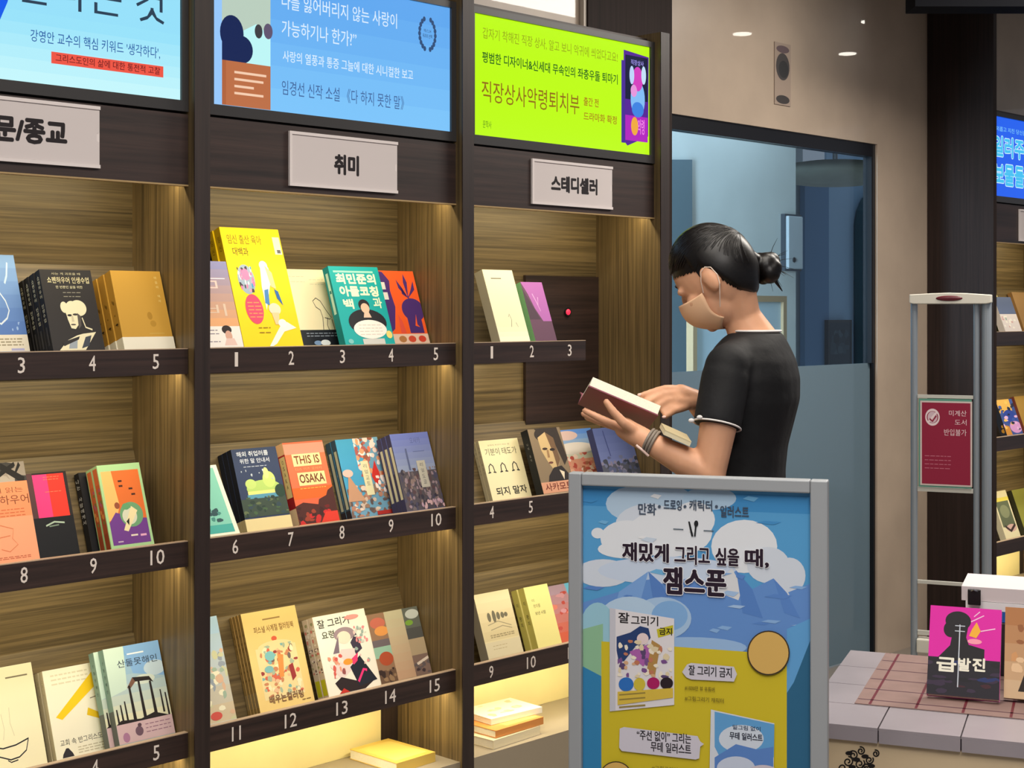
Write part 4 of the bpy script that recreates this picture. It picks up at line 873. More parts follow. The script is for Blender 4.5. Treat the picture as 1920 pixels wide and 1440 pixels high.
shelf_book(2, 2, 1046, 1120, 1093, 'red and sky blue book peeking past the poster stand frame', (200, 100, 80), (170, 110, 120), 1, .02, f)
# ---- far right bookcase
def f(c): c.rect(0, .5, 1, 1, (92, 106, 140)); c.rect(0, 0, 1, .5, (214, 206, 206)); c.speckle(.05, .05, .95, .45, 16, .1, [(150, 170, 160), (200, 160, 160), (230, 226, 220)], 3, ry=.05)
shelf_book(3, 0, 1885, 1916, 557, 'slate blue and white book on the top shelf at the right edge', (92, 106, 140), (214, 204, 196), 1, .03, f, depth=.06)
shelf_book(3, 0, 1868, 1892, 543, 'pale yellow book behind the slate blue one at the right edge', (226, 220, 150), (206, 200, 130), 1, .018, None)
shelf_book(3, 0, 1921, 1956, 548, 'brown book cut by the right picture edge, top shelf', (160, 126, 84), (140, 104, 60), 1, .024, None)
def f(c): c.rect(0, .62, .8, 1, (222, 176, 90)); c.ell(.55, .5, .4, .2, (44, 70, 160)); c.ell(.7, .2, .36, .17, (206, 150, 206)); c.poly([(0, 0), (.35, 0), (.3, .24), (0, .3)], (200, 140, 60)); c.speckle(0, .1, 1, .95, 24, .12, [(60, 90, 170), (232, 190, 100), (220, 180, 220), (36, 44, 70)], 5, ry=.07)
shelf_book(3, 1, 1887, 1917, 749, 'colourful blue and yellow illustrated book at the right edge', (60, 84, 150), (40, 46, 60), 1, .03, f, lambda c: c.speckle(.2, .05, .8, .3, 3, .4, [(206, 150, 50)], 2, ry=.06), depth=.06)
shelf_book(3, 1, 1921, 1958, 742, 'mustard book cut by the right picture edge, middle shelf', (170, 136, 70), (120, 60, 50), 1, .024, None)
def f(c): c.rect(.08, .24, .92, .78, (96, 104, 80)); c.rect(.0, .78, 1, .86, (222, 206, 90)); c.ell(.5, .56, .3, .14, (130, 136, 104)); c.ell(.6, .2, .34, .08, (206, 170, 160)); c.line([(.2, .26), (.5, .14), (.9, .26)], .06, (60, 44, 44))
shelf_book(3, 2, 1884, 1911, 921, 'cream book with a dark landscape photograph at the right edge', (224, 214, 176), (214, 206, 176), 1, .03, f, depth=.06)
shelf_book(3, 2, 1919, 1955, 916, 'olive book cut by the right picture edge, bottom shelf', (150, 150, 70), (60, 60, 40), 1, .024, None)

# ================================================================== low stacks of books on the plinths
def flat_book(loc, rotz, w, d, t, color, label, group=None, draw=None):
    o = empty('book', loc, rotz, label, 'book', group)
    mb = MB(); mb.box(0, w, 0, d, 0, .0018); mb.box(0, w, 0, d, t - .0018, t); mb.box(0, w, 0, .0018, .0018, t - .0018)
    mb.build('cover', cover_mat(color), o)
    MB().box(.001, w - .002, .0019, d - .002, .0019, t - .0019).build('pages', PAGES, o)
    if draw:
        ik = Ink((0, 0, t), (w, 0, 0), (0, d, 0), (0, 0, 1)); draw(ik); ik.frame((0, 0, 0), (w, 0, 0), (0, 0, t), (0, -1, 0)); ik.build('cover_print', o)
    return o
pz = 0.0885
q = at(925, 1440, D + 0.03)
lab = ['cream hardback lying at the bottom of the low stack', 'orange brown book lying in the low stack under the shelves', 'white book lying on top of the low stack']
zc = pz
for i_, (c_, t_, dx_, dy_, rz_, dr_) in enumerate([((228, 214, 176), .026, 0, 0, .05, None), ((214, 140, 70), .022, .02, .01, .02, lambda c: c.rect(.3, .1, .95, .9, (226, 168, 96))), ((236, 228, 206), .018, .05, .06, -.06, lambda c: c.speckle(.1, .1, .9, .9, 14, .1, [(220, 206, 170), (206, 190, 150)], 2))]):
    flat_book((q.x + dx_, D + 0.03 + dy_, zc), rz_, .21, .148, t_, c_, lab[i_] + ' on the plinth', 'low stack on the plinth', dr_); zc += t_ + .001
q = at(748, 1440, D + 0.12)
flat_book((q.x - .06, D + 0.06, pz), .03, .15, .2, .028, (226, 190, 90), 'yellow book lying on the plinth at the foot of the middle bookcase', None, lambda c: c.rect(.1, .1, .9, .9, (236, 206, 110)))

# ================================================================== poster stand in front of the woman
PLc, PRc = atd(1068, 885, 3.075), atd(1553, 900, 2.925)
Uv = (PRc - PLc); Uv.z = 0; SW = Uv.length; Uv.normalize(); ang = math.atan2(Uv.y, Uv.x)
STOP = PLc.z
st = empty('poster_stand', (PLc.x, PLc.y, 0), ang, 'grey framed poster stand with a blue sky and yellow book advert', 'poster stand')
SGREY = plain('stand_grey', (158, 162, 166), 0.45, 0.1)
def pst(px, py):
    a = (px - 960.0)/F; dx, dy = a*SB + CB, -a*CB + SB
    # k*(dx,dy) = P + u*U
    det = dx*(-Uv.y) + dy*Uv.x; k = (PLc.x*(-Uv.y) + PLc.y*Uv.x)/det
    u_ = (k*dx - PLc.x)*Uv.x + (k*dy - PLc.y)*Uv.y
    return u_, CAMZ + (HY - py)/F*k
SBOT = 0.30; rl, rr_, rt = pst(1092, 1000)[0], SW - pst(1520, 1000)[0], 0.026
def rail(name, pts, y0, y1): return MB().prism(pts, y0, y1).build(name, SGREY, st, bevel=0.003)
rail('side_rail', [(0, SBOT), (rl, SBOT), (rl, STOP), (0, STOP)], -0.012, 0.02)
rail('side_rail', [(SW - rr_, SBOT), (SW, SBOT), (SW, STOP), (SW - rr_, STOP)], -0.012, 0.02)
rail('top_rail', [(rl + .0005, STOP - rt), (SW - rr_ - .0005, STOP - rt), (SW - rr_ - .0005, STOP), (rl + .0005, STOP)], -0.012, 0.02)
rail('bottom_rail', [(rl + .0005, SBOT), (SW - rr_ - .0005, SBOT), (SW - rr_ - .0005, SBOT + rt), (rl + .0005, SBOT + rt)], -0.012, 0.02)
MB().box(rl, SW - rr_, 0.004, 0.016, SBOT + rt, STOP - rt).build('back_board', BLACK, st)
for x_ in (0.06, SW - 0.06):
    MB().box(x_ - .014, x_ + .014, 0.0, 0.018, FL + 0.02, SBOT - .0005).build('leg', METAL, st)
    MB().box(x_ - .02, x_ + .02, -0.17, 0.19, FL, FL + 0.0195).build('foot', METAL, st, bevel=0.004)
X0, X1, Z0, Z1 = rl + .0005, SW - rr_ - .0005, SBOT + rt + .0005, STOP - rt - .0005
ik = Ink((0, 0.0038, 0)); ik.STEP = 0.00003
SKY = (84, 156, 208)
ik.rect(X0, Z0, X1, Z1, SKY)
def clampc(px, py):
    u_, z_ = pst(px, py); return (min(max(u_, X0), X1), min(max(z_, Z0), Z1))
ik.conv = clampc
ik.rect(1080, 915, 1530, 965, (62, 138, 196))
CL, CW = (206, 214, 226), (222, 226, 232)
for (cx, cy, rx, ry, cc) in [(1220, 945, 85, 40, (176, 200, 222)), (1330, 935, 50, 22, (170, 198, 222)), (1215, 985, 62, 40, CL), (1175, 1010, 50, 34, CW), (1255, 1000, 80, 45, CW), (1300, 975, 40, 34, CW), (1395, 1025, 62, 50, CW), (1440, 1060, 40, 34, CL), (1120, 1000, 12, 10, CW), (1480, 1080, 30, 34, CL), (1180, 1030, 60, 18, CW), (1130, 1075, 52, 26, CL), (1250, 1070, 130, 26, (196, 210, 230))]:
    ik.ell(cx, cy, rx, ry, cc, 24)
MT = (98, 142, 206); ML = (176, 198, 226)
ik.poly([(1090, 1130), (1160, 1110), (1215, 1072), (1240, 1095), (1290, 1085), (1330, 1105), (1380, 1070), (1410, 1105), (1450, 1085), (1475, 1112), (1525, 1095), (1525, 1260), (1090, 1260)], MT)
ik.poly([(1330, 1105), (1372, 1066), (1392, 1104), (1384, 1126)], (214, 216, 220)); ik.poly([(1450, 1085), (1458, 1075), (1480, 1116), (1462, 1120)], (206, 214, 226)); ik.poly([(1215, 1072), (1195, 1090), (1225, 1086)], ML)
ik.poly([(1215, 1072), (1240, 1095), (1262, 1140), (1228, 1150)], (84, 126, 194)); ik.poly([(1380, 1070), (1410, 1105), (1430, 1160), (1392, 1150)], (84, 128, 196)); ik.poly([(1450, 1085), (1475, 1112), (1500, 1160), (1470, 1150)], (88, 132, 200)); ik.poly([(1160, 1110), (1215, 1072), (1200, 1130), (1150, 1150)], (120, 162, 218))
rn_ = random.Random(21)
for q in range(46):
    px_, py_ = rn_.uniform(1100, 1512), rn_.uniform(918, 1230); base = rn_.choice([(110, 174, 218), (66, 140, 198), (196, 210, 226), (228, 230, 234)]) if py_ < 1075 else rn_.choice([(112, 156, 214), (88, 132, 200), (134, 174, 222), (160, 190, 226)])
    if 1015 < py_ < 1070 or (940 < py_ < 975): continue
    w__, h__ = rn_.uniform(8, 26), rn_.uniform(2, 6); ik.poly([(px_ - w__, py_), (px_ - w__*.3, py_ - h__), (px_ + w__, py_ - h__*.4), (px_ + w__*.4, py_ + h__)], base); ik.layer -= .7
ik.layer += 1
ik.ell(1240, 1160, 56, 40, (164, 194, 226)); ik.ell(1180, 1165, 60, 46, (178, 204, 228)); ik.ell(1255, 1155, 34, 28, (128, 172, 220)); ik.ell(1290, 1215, 110, 20, (150, 184, 224)); ik.ell(1120, 1190, 36, 60, (150, 196, 214))
ik.poly([(1090, 1210), (1130, 1200), (1130, 1460), (1090, 1460)], (48, 128, 178)); ik.poly([(1090, 1180), (1130, 1170), (1130, 1270), (1090, 1250)], (140, 186, 150)); ik.poly([(1520, 1190), (1475, 1300), (1475, 1470), (1530, 1470)], (44, 100, 136)); ik.poly([(1520, 1200), (1488, 1280), (1475, 1300), (1475, 1180), (1520, 1160)], (96, 160, 214))
ik.conv = clampc; ik.poly([(1127, 1203), (1475, 1228), (1475, 1500), (1127, 1500)], (206, 186, 40))
T = lambda p0, p1, h_, s_, c_, b_=0.0, **k: tilt_text(ik, pst, p0, p1, h_, s_, c_, b_, **k)
T((1196, 966), (1230, 966), 22, '만화', (64, 78, 98), .03); T((1244, 957), (1278, 957), 20, '드로잉', (64, 78, 98), .03); T((1292, 958), (1335, 958), 20, '캐릭터', (64, 78, 98), .03); T((1350, 968), (1404, 974), 22, '일러스트', (64, 78, 98), .03)
for px_ in (1236, 1284, 1343): ik.conv = pst; ik.ell(px_, 950, 3, 3, (70, 84, 104), 8)
ik.conv = pst
ik.line([(1262, 992), (1281, 993)], (.002,), (80, 96, 110)); ik.line([(1319, 995), (1338, 996)], (.002,), (80, 96, 110)); ik.poly([(1290, 978), (1293, 978), (1300, 1006), (1296, 1006)], (28, 30, 34)); ik.ell(1305, 982, 4, 6, (28, 30, 34), 12); ik.poly([(1303, 984), (1306, 985), (1304, 1006), (1301, 1006)], (28, 30, 34))
DKP = (38, 22, 40)
T((1166, 1052), (1254, 1056), 36, '재밌게', DKP, .06, halo=(236, 236, 240), halo_w=.05); T((1264, 1058), (1331, 1061), 36, '그리고', DKP, .04, halo=(236, 236, 240), halo_w=.05); T((1341, 1060), (1386, 1063), 34, '싶을', DKP, .05, halo=(236, 236, 240), halo_w=.05); T((1396, 1063), (1442, 1067), 36, '때,', DKP, .06, halo=(236, 236, 240), halo_w=.05)
T((1243, 1116), (1362, 1118), 52, '잼스푼', DKP, .06, halo=(236, 236, 240), halo_w=.05)
# printed books and bubbles
ik.conv = pst
ik.poly([(1143, 1140), (1264, 1160), (1264, 1322), (1143, 1334)], (222, 218, 222)); ik.poly([(1143, 1140), (1154, 1142), (1154, 1332), (1143, 1334)], (196, 196, 206))
T((1159, 1168), (1180, 1169), 20, '잘', (36, 30, 34), .04); T((1183, 1172), (1234, 1174), 18, '그리기', (36, 30, 34), .03)
ik.conv = pst; ik.poly([(1231, 1180), (1262, 1172), (1262, 1188), (1234, 1196)], (196, 186, 40)); T((1236, 1192), (1260, 1190), 14, '금지', (34, 30, 20), .04)
ik.conv = pst; ik.poly([(1156, 1194), (1182, 1186), (1200, 1174), (1216, 1178), (1220, 1196), (1206, 1212), (1190, 1214), (1170, 1240), (1160, 1240), (1156, 1220)], (38, 62, 112)); ik.ell(1205, 1198, 11, 11, (226, 206, 206)); ik.poly([(1180, 1222), (1215, 1208), (1226, 1226), (1206, 1250), (1190, 1236)], (170, 96, 170)); ik.poly([(1222, 1200), (1238, 1210), (1228, 1268), (1212, 1262)], (176, 136, 76))
ik.conv = None; (sx0, sz0), (sx1, sz1) = pst(1158, 1268), pst(1260, 1205)
ik.speckle(sx0, sz0, sx1, sz1, 46, .008, [(222, 206, 170), (120, 80, 140), (190, 120, 90), (236, 226, 206), (90, 70, 110), (214, 170, 130)], 5)
ik.conv = pst; ik.ell(1174, 1283, 14, 13, (44, 110, 190)); ik.ell(1199, 1283, 11, 12, (206, 186, 60)); ik.ell(1225, 1281, 12, 11, (170, 24, 96)); ik.ell(1250, 1281, 12, 11, (40, 28, 36)); ik.poly([(1158, 1297), (1262, 1290), (1262, 1308), (1158, 1322)], (214, 184, 70))
for y_ in (1303, 1312, 1326): ik.line([(1161, y_), (1210, y_ - 4)], (.003,), (150, 130, 60))
ik.conv = pst; ik.poly([(1279, 1260), (1288, 1246), (1296, 1243), (1376, 1250), (1382, 1264), (1376, 1278), (1296, 1274), (1287, 1270)], (206, 202, 214))
T((1291, 1267), (1372, 1270), 19, '잘 그리기 금지', (40, 36, 44), .03); T((1284, 1294), (1340, 1297), 9, '#1000만 뷰 유튜버', (110, 96, 30), .01); T((1284, 1314), (1357, 1318), 9, '#그림그리기 캐릭터', (110, 96, 30), .01)
ik.conv = pst; ik.poly([(1162, 1366), (1170, 1363), (1308, 1380), (1313, 1390), (1320, 1395), (1313, 1400), (1311, 1422), (1304, 1424), (1166, 1408), (1161, 1402)], (206, 202, 214))
T((1194, 1386), (1296, 1396), 19, '“주선 없이” 그리는', (40, 36, 44), .03); T((1220, 1408), (1296, 1416), 19, '무테 일러스트', (40, 36, 44), .03)
ik.conv = clampc; ik.poly([(1333, 1330), (1452, 1356), (1450, 1480), (1330, 1470)], (210, 216, 226)); ik.poly([(1340, 1334), (1452, 1358), (1451, 1420), (1400, 1400), (1350, 1420), (1340, 1400)], (96, 160, 214)); ik.ell(1390, 1385, 42, 26, (206, 216, 230)); ik.poly([(1340, 1420), (1380, 1395), (1420, 1405), (1450, 1400), (1450, 1450), (1340, 1450)], (90, 132, 200)); ik.ell(1380, 1440, 36, 22, (196, 206, 226)); ik.ell(1430, 1450, 30, 16, (206, 196, 206))
T((1374, 1366), (1426, 1373), 9, '밑그림 없이', (40, 60, 90), .03); T((1368, 1384), (1430, 1392), 14, '무테 일러스트', (36, 40, 60), .04); T((1222, 1444), (1300, 1450), 9, '#그림그리기 캐릭터', (110, 96, 30), .01)
ik.conv = pst; ik.ell(1441, 1224, 40, 42, (60, 48, 34), 36); ik.ell(1441, 1224, 37.5, 39.5, (214, 174, 96), 36)
ik.conv = clampc; ik.ell(1155, 1455, 30, 28, (60, 48, 34)); ik.ell(1155, 1455, 28, 26, (214, 174, 96))
ik.build('poster_sheet', st)

# ================================================================== security gate by the dark column
GL, GR = atd(1714, 560, 5.6), atd(1850, 560, 5.5)
Gv = GR - GL; Gv.z = 0; GW = Gv.length; Gv.normalize(); ga = math.atan2(Gv.y, Gv.x)
gt = empty('security_gate', (GL.x, GL.y, 0), ga, 'slim aluminium security gate antenna in front of the dark column', 'security gate')
gz = lambda py: CAMZ + (HY - py)/F*5.55
GREYP = plain('gate_grey', (150, 158, 166), 0.35, 0.4); WHP = plain('gate_white', (206, 202, 190), 0.4)
MB().tube([(0, 0, FL + 0.02), (0, 0, gz(566))], 0.013, 14).build('post', GREYP, gt, smooth=False)
MB().tube([(GW, 0, FL + 0.02), (GW, 0, gz(566))], 0.018, 14).build('post', GREYP, gt)
MB().tube([(GW - .036, 0, FL + 0.02), (GW - .036, 0, gz(568))], 0.011, 14).build('post', GREYP, gt)
zt_, zb_ = gz(549), gz(570); m_ = .014
cap = MB().prism([(-m_, zb_ + .004), (0.0, zb_), (GW, zb_), (GW + m_ + .004, zb_ + .004), (GW + m_ + .004, zt_ - .008), (GW*.75, zt_ - .002), (GW*.5, zt_), (GW*.25, zt_ - .002), (-m_, zt_ - .006)], -0.03, 0.03).build('top_cap', WHP, gt, bevel=0.003)
MB().ellipsoid((GW*.5, -0.031, (zt_ + zb_)/2), (.048, 0, 0), (0, .004, 0), (0, 0, .010), 24, 10).build('badge', plain('badge_maroon', (90, 24, 36), 0.3), cap, smooth=True)
for py_, th in ((744, .006), (919, .008), (1094, .006), (1190, .008)):
    MB().box(.013, GW - .047, -.008, .008, gz(py_) - th, gz(py_) + th).build('cross_bar', plain('gate_bar', (190, 188, 180), 0.4), gt)
MB().box(.012, .14, -.03, .03, gz(1226), gz(1200)).build('control_box', WHP, gt, bevel=0.004)
MB().box(-.03, GW + .03, -.07, .07, FL, FL + .02).build('base_plate', GREYP, gt)
sx0, sx1, sz0, sz1 = .018, GW - .052, gz(914), gz(748)
plate = MB().box(sx0, sx1, -.012, -.009, sz0, sz1).build('acrylic_sign_holder', plain('green_acrylic', (96, 150, 132), 0.2, spec=.7), gt)
sx0 += .012; sx1 -= .004; sz0 += .012; sz1 -= .014
sw_, sh_ = sx1 - sx0, sz1 - sz0
MB().box(sx0 - .006, sx1 + .006, -.0136, -.0122, sz0 - .006, sz1 + .006).build('sign_border', plain('sign_border', (206, 190, 186), 0.4), gt)
ik = Ink((sx0, -.0138, sz0), (sw_, 0, 0), (0, 0, sh_))
ik.rect(0, 0, 1, 1, (140, 28, 58)); ik.ring(.22, .82, .15, .105, .03, (226, 206, 210)); ik.ell(.22, .82, .1, .07, (206, 180, 190)); ik.line([(.12, .75), (.32, .89)], .03, (226, 206, 210)); ik.line([(.16, .8), (.22, .77), (.3, .84)], .025, (140, 28, 58))
ik.text(.56, .84, .92, .91, '미계산', (226, 200, 206), .0); ik.text(.68, .73, .92, .8, '도서', (226, 200, 206), .0); ik.text(.46, .6, .92, .68, '반입불가', (226, 200, 206), .0); lines(ik, .06, .6, (.34, .29, .24, .19), (190, 110, 130), .008, 6)
ik.build('sign_sheet', gt)

# ================================================================== display table at the lower right
TZ = 0.50
A_, B_ = atz(1560, 1357, TZ), atz(1920, 1393, TZ)
Tv = B_ - A_; Tv.normalize(); ta = math.atan2(Tv.y, Tv.x)
tb = empty('display_table', (A_.x, A_.y, 0), ta, 'low tan display table with a grey panelled top at the lower right', 'table')
TW, TD = 1.25, 0.72
TAN = plain('tan_board', (206, 184, 150), 0.55, var=.04, scale=5); TOPG = plain('grey_top_tile', (148, 140, 146), 0.4, var=.05, scale=7)
MB().box(-.02, TW, .01, TD, FL, TZ - .0305).build('body', TAN, tb)
MB().box(-.02, TW, .006, TD, TZ - .030, TZ - .0065).build('top_core', plain('top_core', (60, 52, 58), .6), tb)
tiles = [(-.03 + .168*i_, -.03 + .168*(i_ + 1) - .003) for i_ in range(8)]
for r_ in range(4):
    y0_, y1_ = r_*.18, (r_ + 1)*.18 - .003
    for i_, (a0, a1) in enumerate(tiles):
        off = 0
        MB().box(a0 + off - .04, a1 + off - .04, y0_, y1_, TZ - .006, TZ).build('top_tile', TOPG, tb)
for i_, (a0, a1) in enumerate(tiles): MB().box(a0 - .04, a1 - .04, -.0005, .0055, TZ - .032, TZ - .0062).build('edge_tile', TOPG, tb)
ck_ = MB().box(.02, TW - .03, .182, TD - .01, TZ + .0004, TZ + .002).build('plaid_cloth', plain('plaid_cloth', (132, 106, 100), .8, var=.08), tb)
ik = Ink((0, 0, TZ + .002), (1, 0, 0), (0, 1, 0), (0, 0, 1))
for q in range(12): ik.rect(.05 + q*.1, .184, .056 + q*.1, TD - .012, (96, 26, 40)); ik.layer = 1
for q in range(5): ik.rect(.022, .22 + q*.1, TW - .034, .226 + q*.1, (70, 34, 50)); ik.layer = 2
ik.build('cloth_stripes', tb)
# black scroll ornament on the front board
def tpl(px, py):
    a = (px - 960.0)/F; dx, dy = a*SB + CB, -a*CB + SB; yo = A_ + Vector((-Tv.y, Tv.x, 0))*.0095
    det = dx*(-Tv.y) + dy*Tv.x; k = (yo.x*(-Tv.y) + yo.y*Tv.x)/det
    return (k*dx - yo.x)*Tv.x + (k*dy - yo.y)*Tv.y, CAMZ + (HY - py)/F*k
ik = Ink((0, .0094, 0)); ik.conv = tpl; rn = random.Random(5)
for (cx, cy, r_) in [(1600, 1416, 9), (1614, 1408, 8), (1590, 1428, 10), (1630, 1425, 8), (1642, 1413, 7), (1612, 1432, 10), (1580, 1440, 9), (1625, 1440, 9), (1600, 1452, 12), (1640, 1450, 9)]:
    a0 = rn.uniform(0, 6); pts = [(cx + r_*(1 - j/26)*math.cos(a0 + j*.45), cy + r_*(1 - j/26)*math.sin(a0 + j*.45)) for j in range(22)]
    ik.line(pts, (.003,), (26, 22, 22))
for (cx, cy) in [(1592, 1412), (1606, 1424), (1622, 1418), (1598, 1438), (1616, 1446), (1634, 1436)]: ik.ell(cx, cy, 7, 4, (26, 22, 22), 10)
ik.build('scroll_ornament', tb)

def table_book(px, pyb, w, h, t, lean, label, color, spine, draw, dz=0.0):
    """book leaning back on the table, lower left front corner at a pixel"""
    P = atz(px, pyb, TZ + dz + .0045); P.z += t*math.sin(lean)
    o = make_book(label, w, t, h, color, spine, draw)
    o.location = P; o.rotation_euler = (-lean, 0, ta); o.rotation_mode = 'XYZ'
    return o
def f(c):
    c.rect(0, .42, 1, 1, (214, 24, 158)); c.rect(0, 0, 1, .42, (26, 22, 34)); c.speckle(0, .02, 1, .4, 26, .12, [(30, 44, 96), (20, 18, 26), (50, 36, 60), (60, 24, 36)], 4, ry=.03)
    B_ = (22, 18, 24); c.ell(.4, .84, .18, .11, B_); c.poly([(.24, .86), (.56, .86), (.52, .66), (.56, .58), (.78, .54), (.78, .4), (.12, .4), (.3, .56), (.32, .66), (.24, .67), (.22, .76)], B_); c.ell(.3, .74, .1, .09, B_)
    c.poly([(.56, .68), (.66, .66), (.72, .74), (.66, .84), (.6, .76)], (236, 170, 50)); c.line([(.58, .84), (.76, .92)], .012, (240, 190, 220)); c.line([(.62, .9), (.7, .96)], .012, (240, 190, 220)); c.line([(.72, .74), (.92, .78)], .012, (240, 190, 220)); c.ell(.64, .62, .1, .03, (240, 150, 170))
    c.rect(.42, .1, .435, .8, (190, 196, 206)); c.rect(.36, .78, .5, .79, (190, 196, 206)); c.rect(.36, .72, .5, .73, (190, 196, 206))
    c.text(.12, .26, .4, .42, '급', (228, 224, 208), .07); c.text(.42, .28, .6, .43, '발', (228, 224, 208), .07); c.text(.62, .29, .8, .44, '진', (228, 224, 208), .07)
magenta = table_book(1737, 1308, .157, .206, .02, math.radians(27), 'magenta book with a black head silhouette leaning on the display table', (214, 24, 158), (26, 22, 34), f)
def f(c):
    c.vgrad(0, 0, 1, 1, (206, 176, 140), (176, 120, 76), 5); c.poly([(.2, .08), (.3, .3), (.36, .1), (.5, .26), (.6, .08)], (44, 34, 30)); c.speckle(.1, .1, .9, .95, 26, .1, [(206, 150, 100), (150, 96, 60), (226, 190, 150)], 5, ry=.06); c.vtext(.45, .9, .09, .12, '나의봄', (60, 36, 24), .01, 1.1)
table_book(1882, 1314, .15, .203, .022, math.radians(19), 'brown book with a dark tree beside the magenta book', (190, 140, 96), (226, 206, 190), f)
# easels that hold the two books
def easel(bk, label, w, yoff, lean):
    L = Vector((math.cos(ta), math.sin(ta), 0)); I = Vector((-math.sin(ta), math.cos(ta), 0)); P = bk.location
    e = empty('book_easel', P + L*w*.5 + I*yoff, ta, label, 'book easel', 'book easels on the display table'); e.location.z = TZ + .0026
    MB().prism_x([(0.0, 0.0), (.006, 0.0), (.006 + .14*math.tan(lean), .14), (.14*math.tan(lean), .14)], -w*.3, w*.3).build('back_rest', BLACK, e)
    MB().prism_x([(.075, 0.0), (.081, 0.0), (.03, .07), (.024, .07)], -w*.2, w*.2).build('strut', BLACK, e)
easel(magenta, 'black easel holding up the magenta book', .161, .034, math.radians(27))
easel([o for o in COL.objects if o.get('label') == 'brown book with a dark tree beside the magenta book'][0], 'black easel holding up the brown tree book', .15, .032, math.radians(19))
# riser with flat books behind
I_ = Vector((-math.sin(ta), math.cos(ta), 0)); L_ = Vector((math.cos(ta), math.sin(ta), 0))
rp = atd(1820, 1150, 3.62); rp = Vector((rp.x, rp.y, 0))
rs = empty('display_riser', (rp.x, rp.y, TZ + .0026), ta, 'dark display riser carrying flat books behind the magenta book', 'display stand')
RH = .128
MB().box(0, .34, 0, .2, 0, RH).build('riser_block', plain('riser_dark', (40, 34, 40), .5), rs, bevel=.003)
zc = TZ + RH + .0036
for (c_, t_, dx_, dy_, lab_, dr_) in [((36, 92, 170), .024, .0, .0, 'blue book lying flat at the bottom of the pile behind the magenta book', None), ((232, 230, 232), .020, -.012, .004, 'white book lying flat in the middle of the pile behind the magenta book', None), ((214, 204, 206), .034, -.022, .008, 'pale pinkish grey book lying flat on top of the pile behind the magenta book', lambda c: c.rect(.0, .0, 1, 1, (216, 206, 208)))]:
    p_ = rp + L_*dx_ + I_*dy_; flat_book((p_.x, p_.y, zc), ta, .30, .19, t_, c_, lab_, 'flat books on the riser', dr_); zc += t_ + .001
p_ = rp + L_*(-.006) + I_*(-.004)
ck = empty('book_clip', (p_.x, p_.y, zc - .038), ta, 'small black clip on the edge of the flat book pile', 'clip')
MB().box(0, .03, -.008, -.0005, -.004, .034).build('clip_jaw', BLACK, ck, bevel=.002)
MB().tube([(.008, -.008, .03), (.015, -.02, .036), (.022, -.008, .03)], .0018, 8).build('clip_handle', METAL, ck)

# ================================================================== the woman reading
ZW = 3.46                                            # her distance from the camera along the view
def wp(px, py, dz=0.0): return atd(px, py, ZW + dz)
SKIN = plain('skin', (214, 160, 126), 0.5, spec=.35, var=.04, scale=30)
SKIN.node_tree.nodes['Principled BSDF'].inputs['Subsurface Weight'].default_value = 0.12
SKIN.node_tree.nodes['Principled BSDF'].inputs['Subsurface Radius'].default_value = (0.012, 0.005, 0.003)
SHIRT = plain('black_knit', (19, 19, 21), 0.75, spec=.3, var=.2, scale=9, bump=.2)
_b = [n for n in SHIRT.node_tree.nodes if n.type == 'BUMP'][0]; _b.inputs['Distance'].default_value = .012; _b.inputs['Strength'].default_value = .5
TRIM = plain('white_trim', (224, 218, 214), 0.6)
HAIR = wood('dark_hair', (5, 4, 4), (17, 12, 11), 'x', 0.38, fine=220); HAIR.node_tree.nodes['Principled BSDF'].inputs['Specular IOR Level'].default_value = 0.35
aH = math.radians(24)                                # she faces picture-left and a little away
HF = (-RIGHT*math.cos(aH) + FWD*math.sin(aH)).normalized()      # facing direction (level)
HL = (-RIGHT*math.sin(aH) - FWD*math.cos(aH)).normalized()      # her left, towards the camera
foot = wp(1392, 1000); wm = empty('person', (foot.x, foot.y, FL), label='woman in a black short-sleeved top with a low hair bun, reading a maroon book', cat='person')
WO = Vector((foot.x, foot.y, FL))
def loc(P): return Vector(P) - WO
def finish(name, mb, mat, parent, voxel=.0045, smooth=4, factor=.5):
    """merge the overlapping solids into one continuous skin"""
    me = mb.mesh(name); o = bpy.data.objects.new(name, me); COL.objects.link(o)
    r = o.modifiers.new('r', 'REMESH'); r.mode = 'VOXEL'; r.voxel_size = voxel; r.use_smooth_shade = True
    sm = o.modifiers.new('s', 'SMOOTH'); sm.factor = factor; sm.iterations = smooth
    dg = bpy.context.evaluated_depsgraph_get(); me2 = bpy.data.meshes.new_from_object(o.evaluated_get(dg))
    bpy.data.objects.remove(o); bpy.data.meshes.remove(me)
    return link(name, me2, mat, parent, smooth=True)
def ring(c, hf, hl, n=24, pw=2.3):
    out = []
    for i in range(n):
        a = 2*math.pi*i/n; ca, sa = math.cos(a), math.sin(a)
        out.append(c + HF*hf*math.copysign(abs(ca)**(2/pw), ca) + HL*hl*math.copysign(abs(sa)**(2/pw), sa))
    return out
# torso sections: centre pixel column, row, half depth, half width
SEC = [(1418, 622, .048, .055), (1414, 634, .062, .085), (1411, 650, .074, .116), (1409, 676, .090, .142), (1408, 708, .100, .148), (1408, 748, .100, .143), (1404, 790, .092, .134), (1399, 835, .084, .125), (1396, 880, .082, .122), (1392, 930, .088, .134), (1390, 985, .102, .156), (1390, 1040, .106, .168), (1390, 1085, .098, .164)]
def torso(grow, i0=0, i1=None):
    return [[loc(p) for p in ring(wp(cx, py), hf + grow, hl + grow)] for cx, py, hf, hl in SEC[i0:i1]][::-1]
shL = wp(1364, 688, -.135) ; shR = wp(1448, 690, .135)
elL = wp(1330, 888, -.175); wrL = wp(1222, 832, -.135)
elR = wp(1385, 858, .20); wrR = wp(1300, 748, .085)
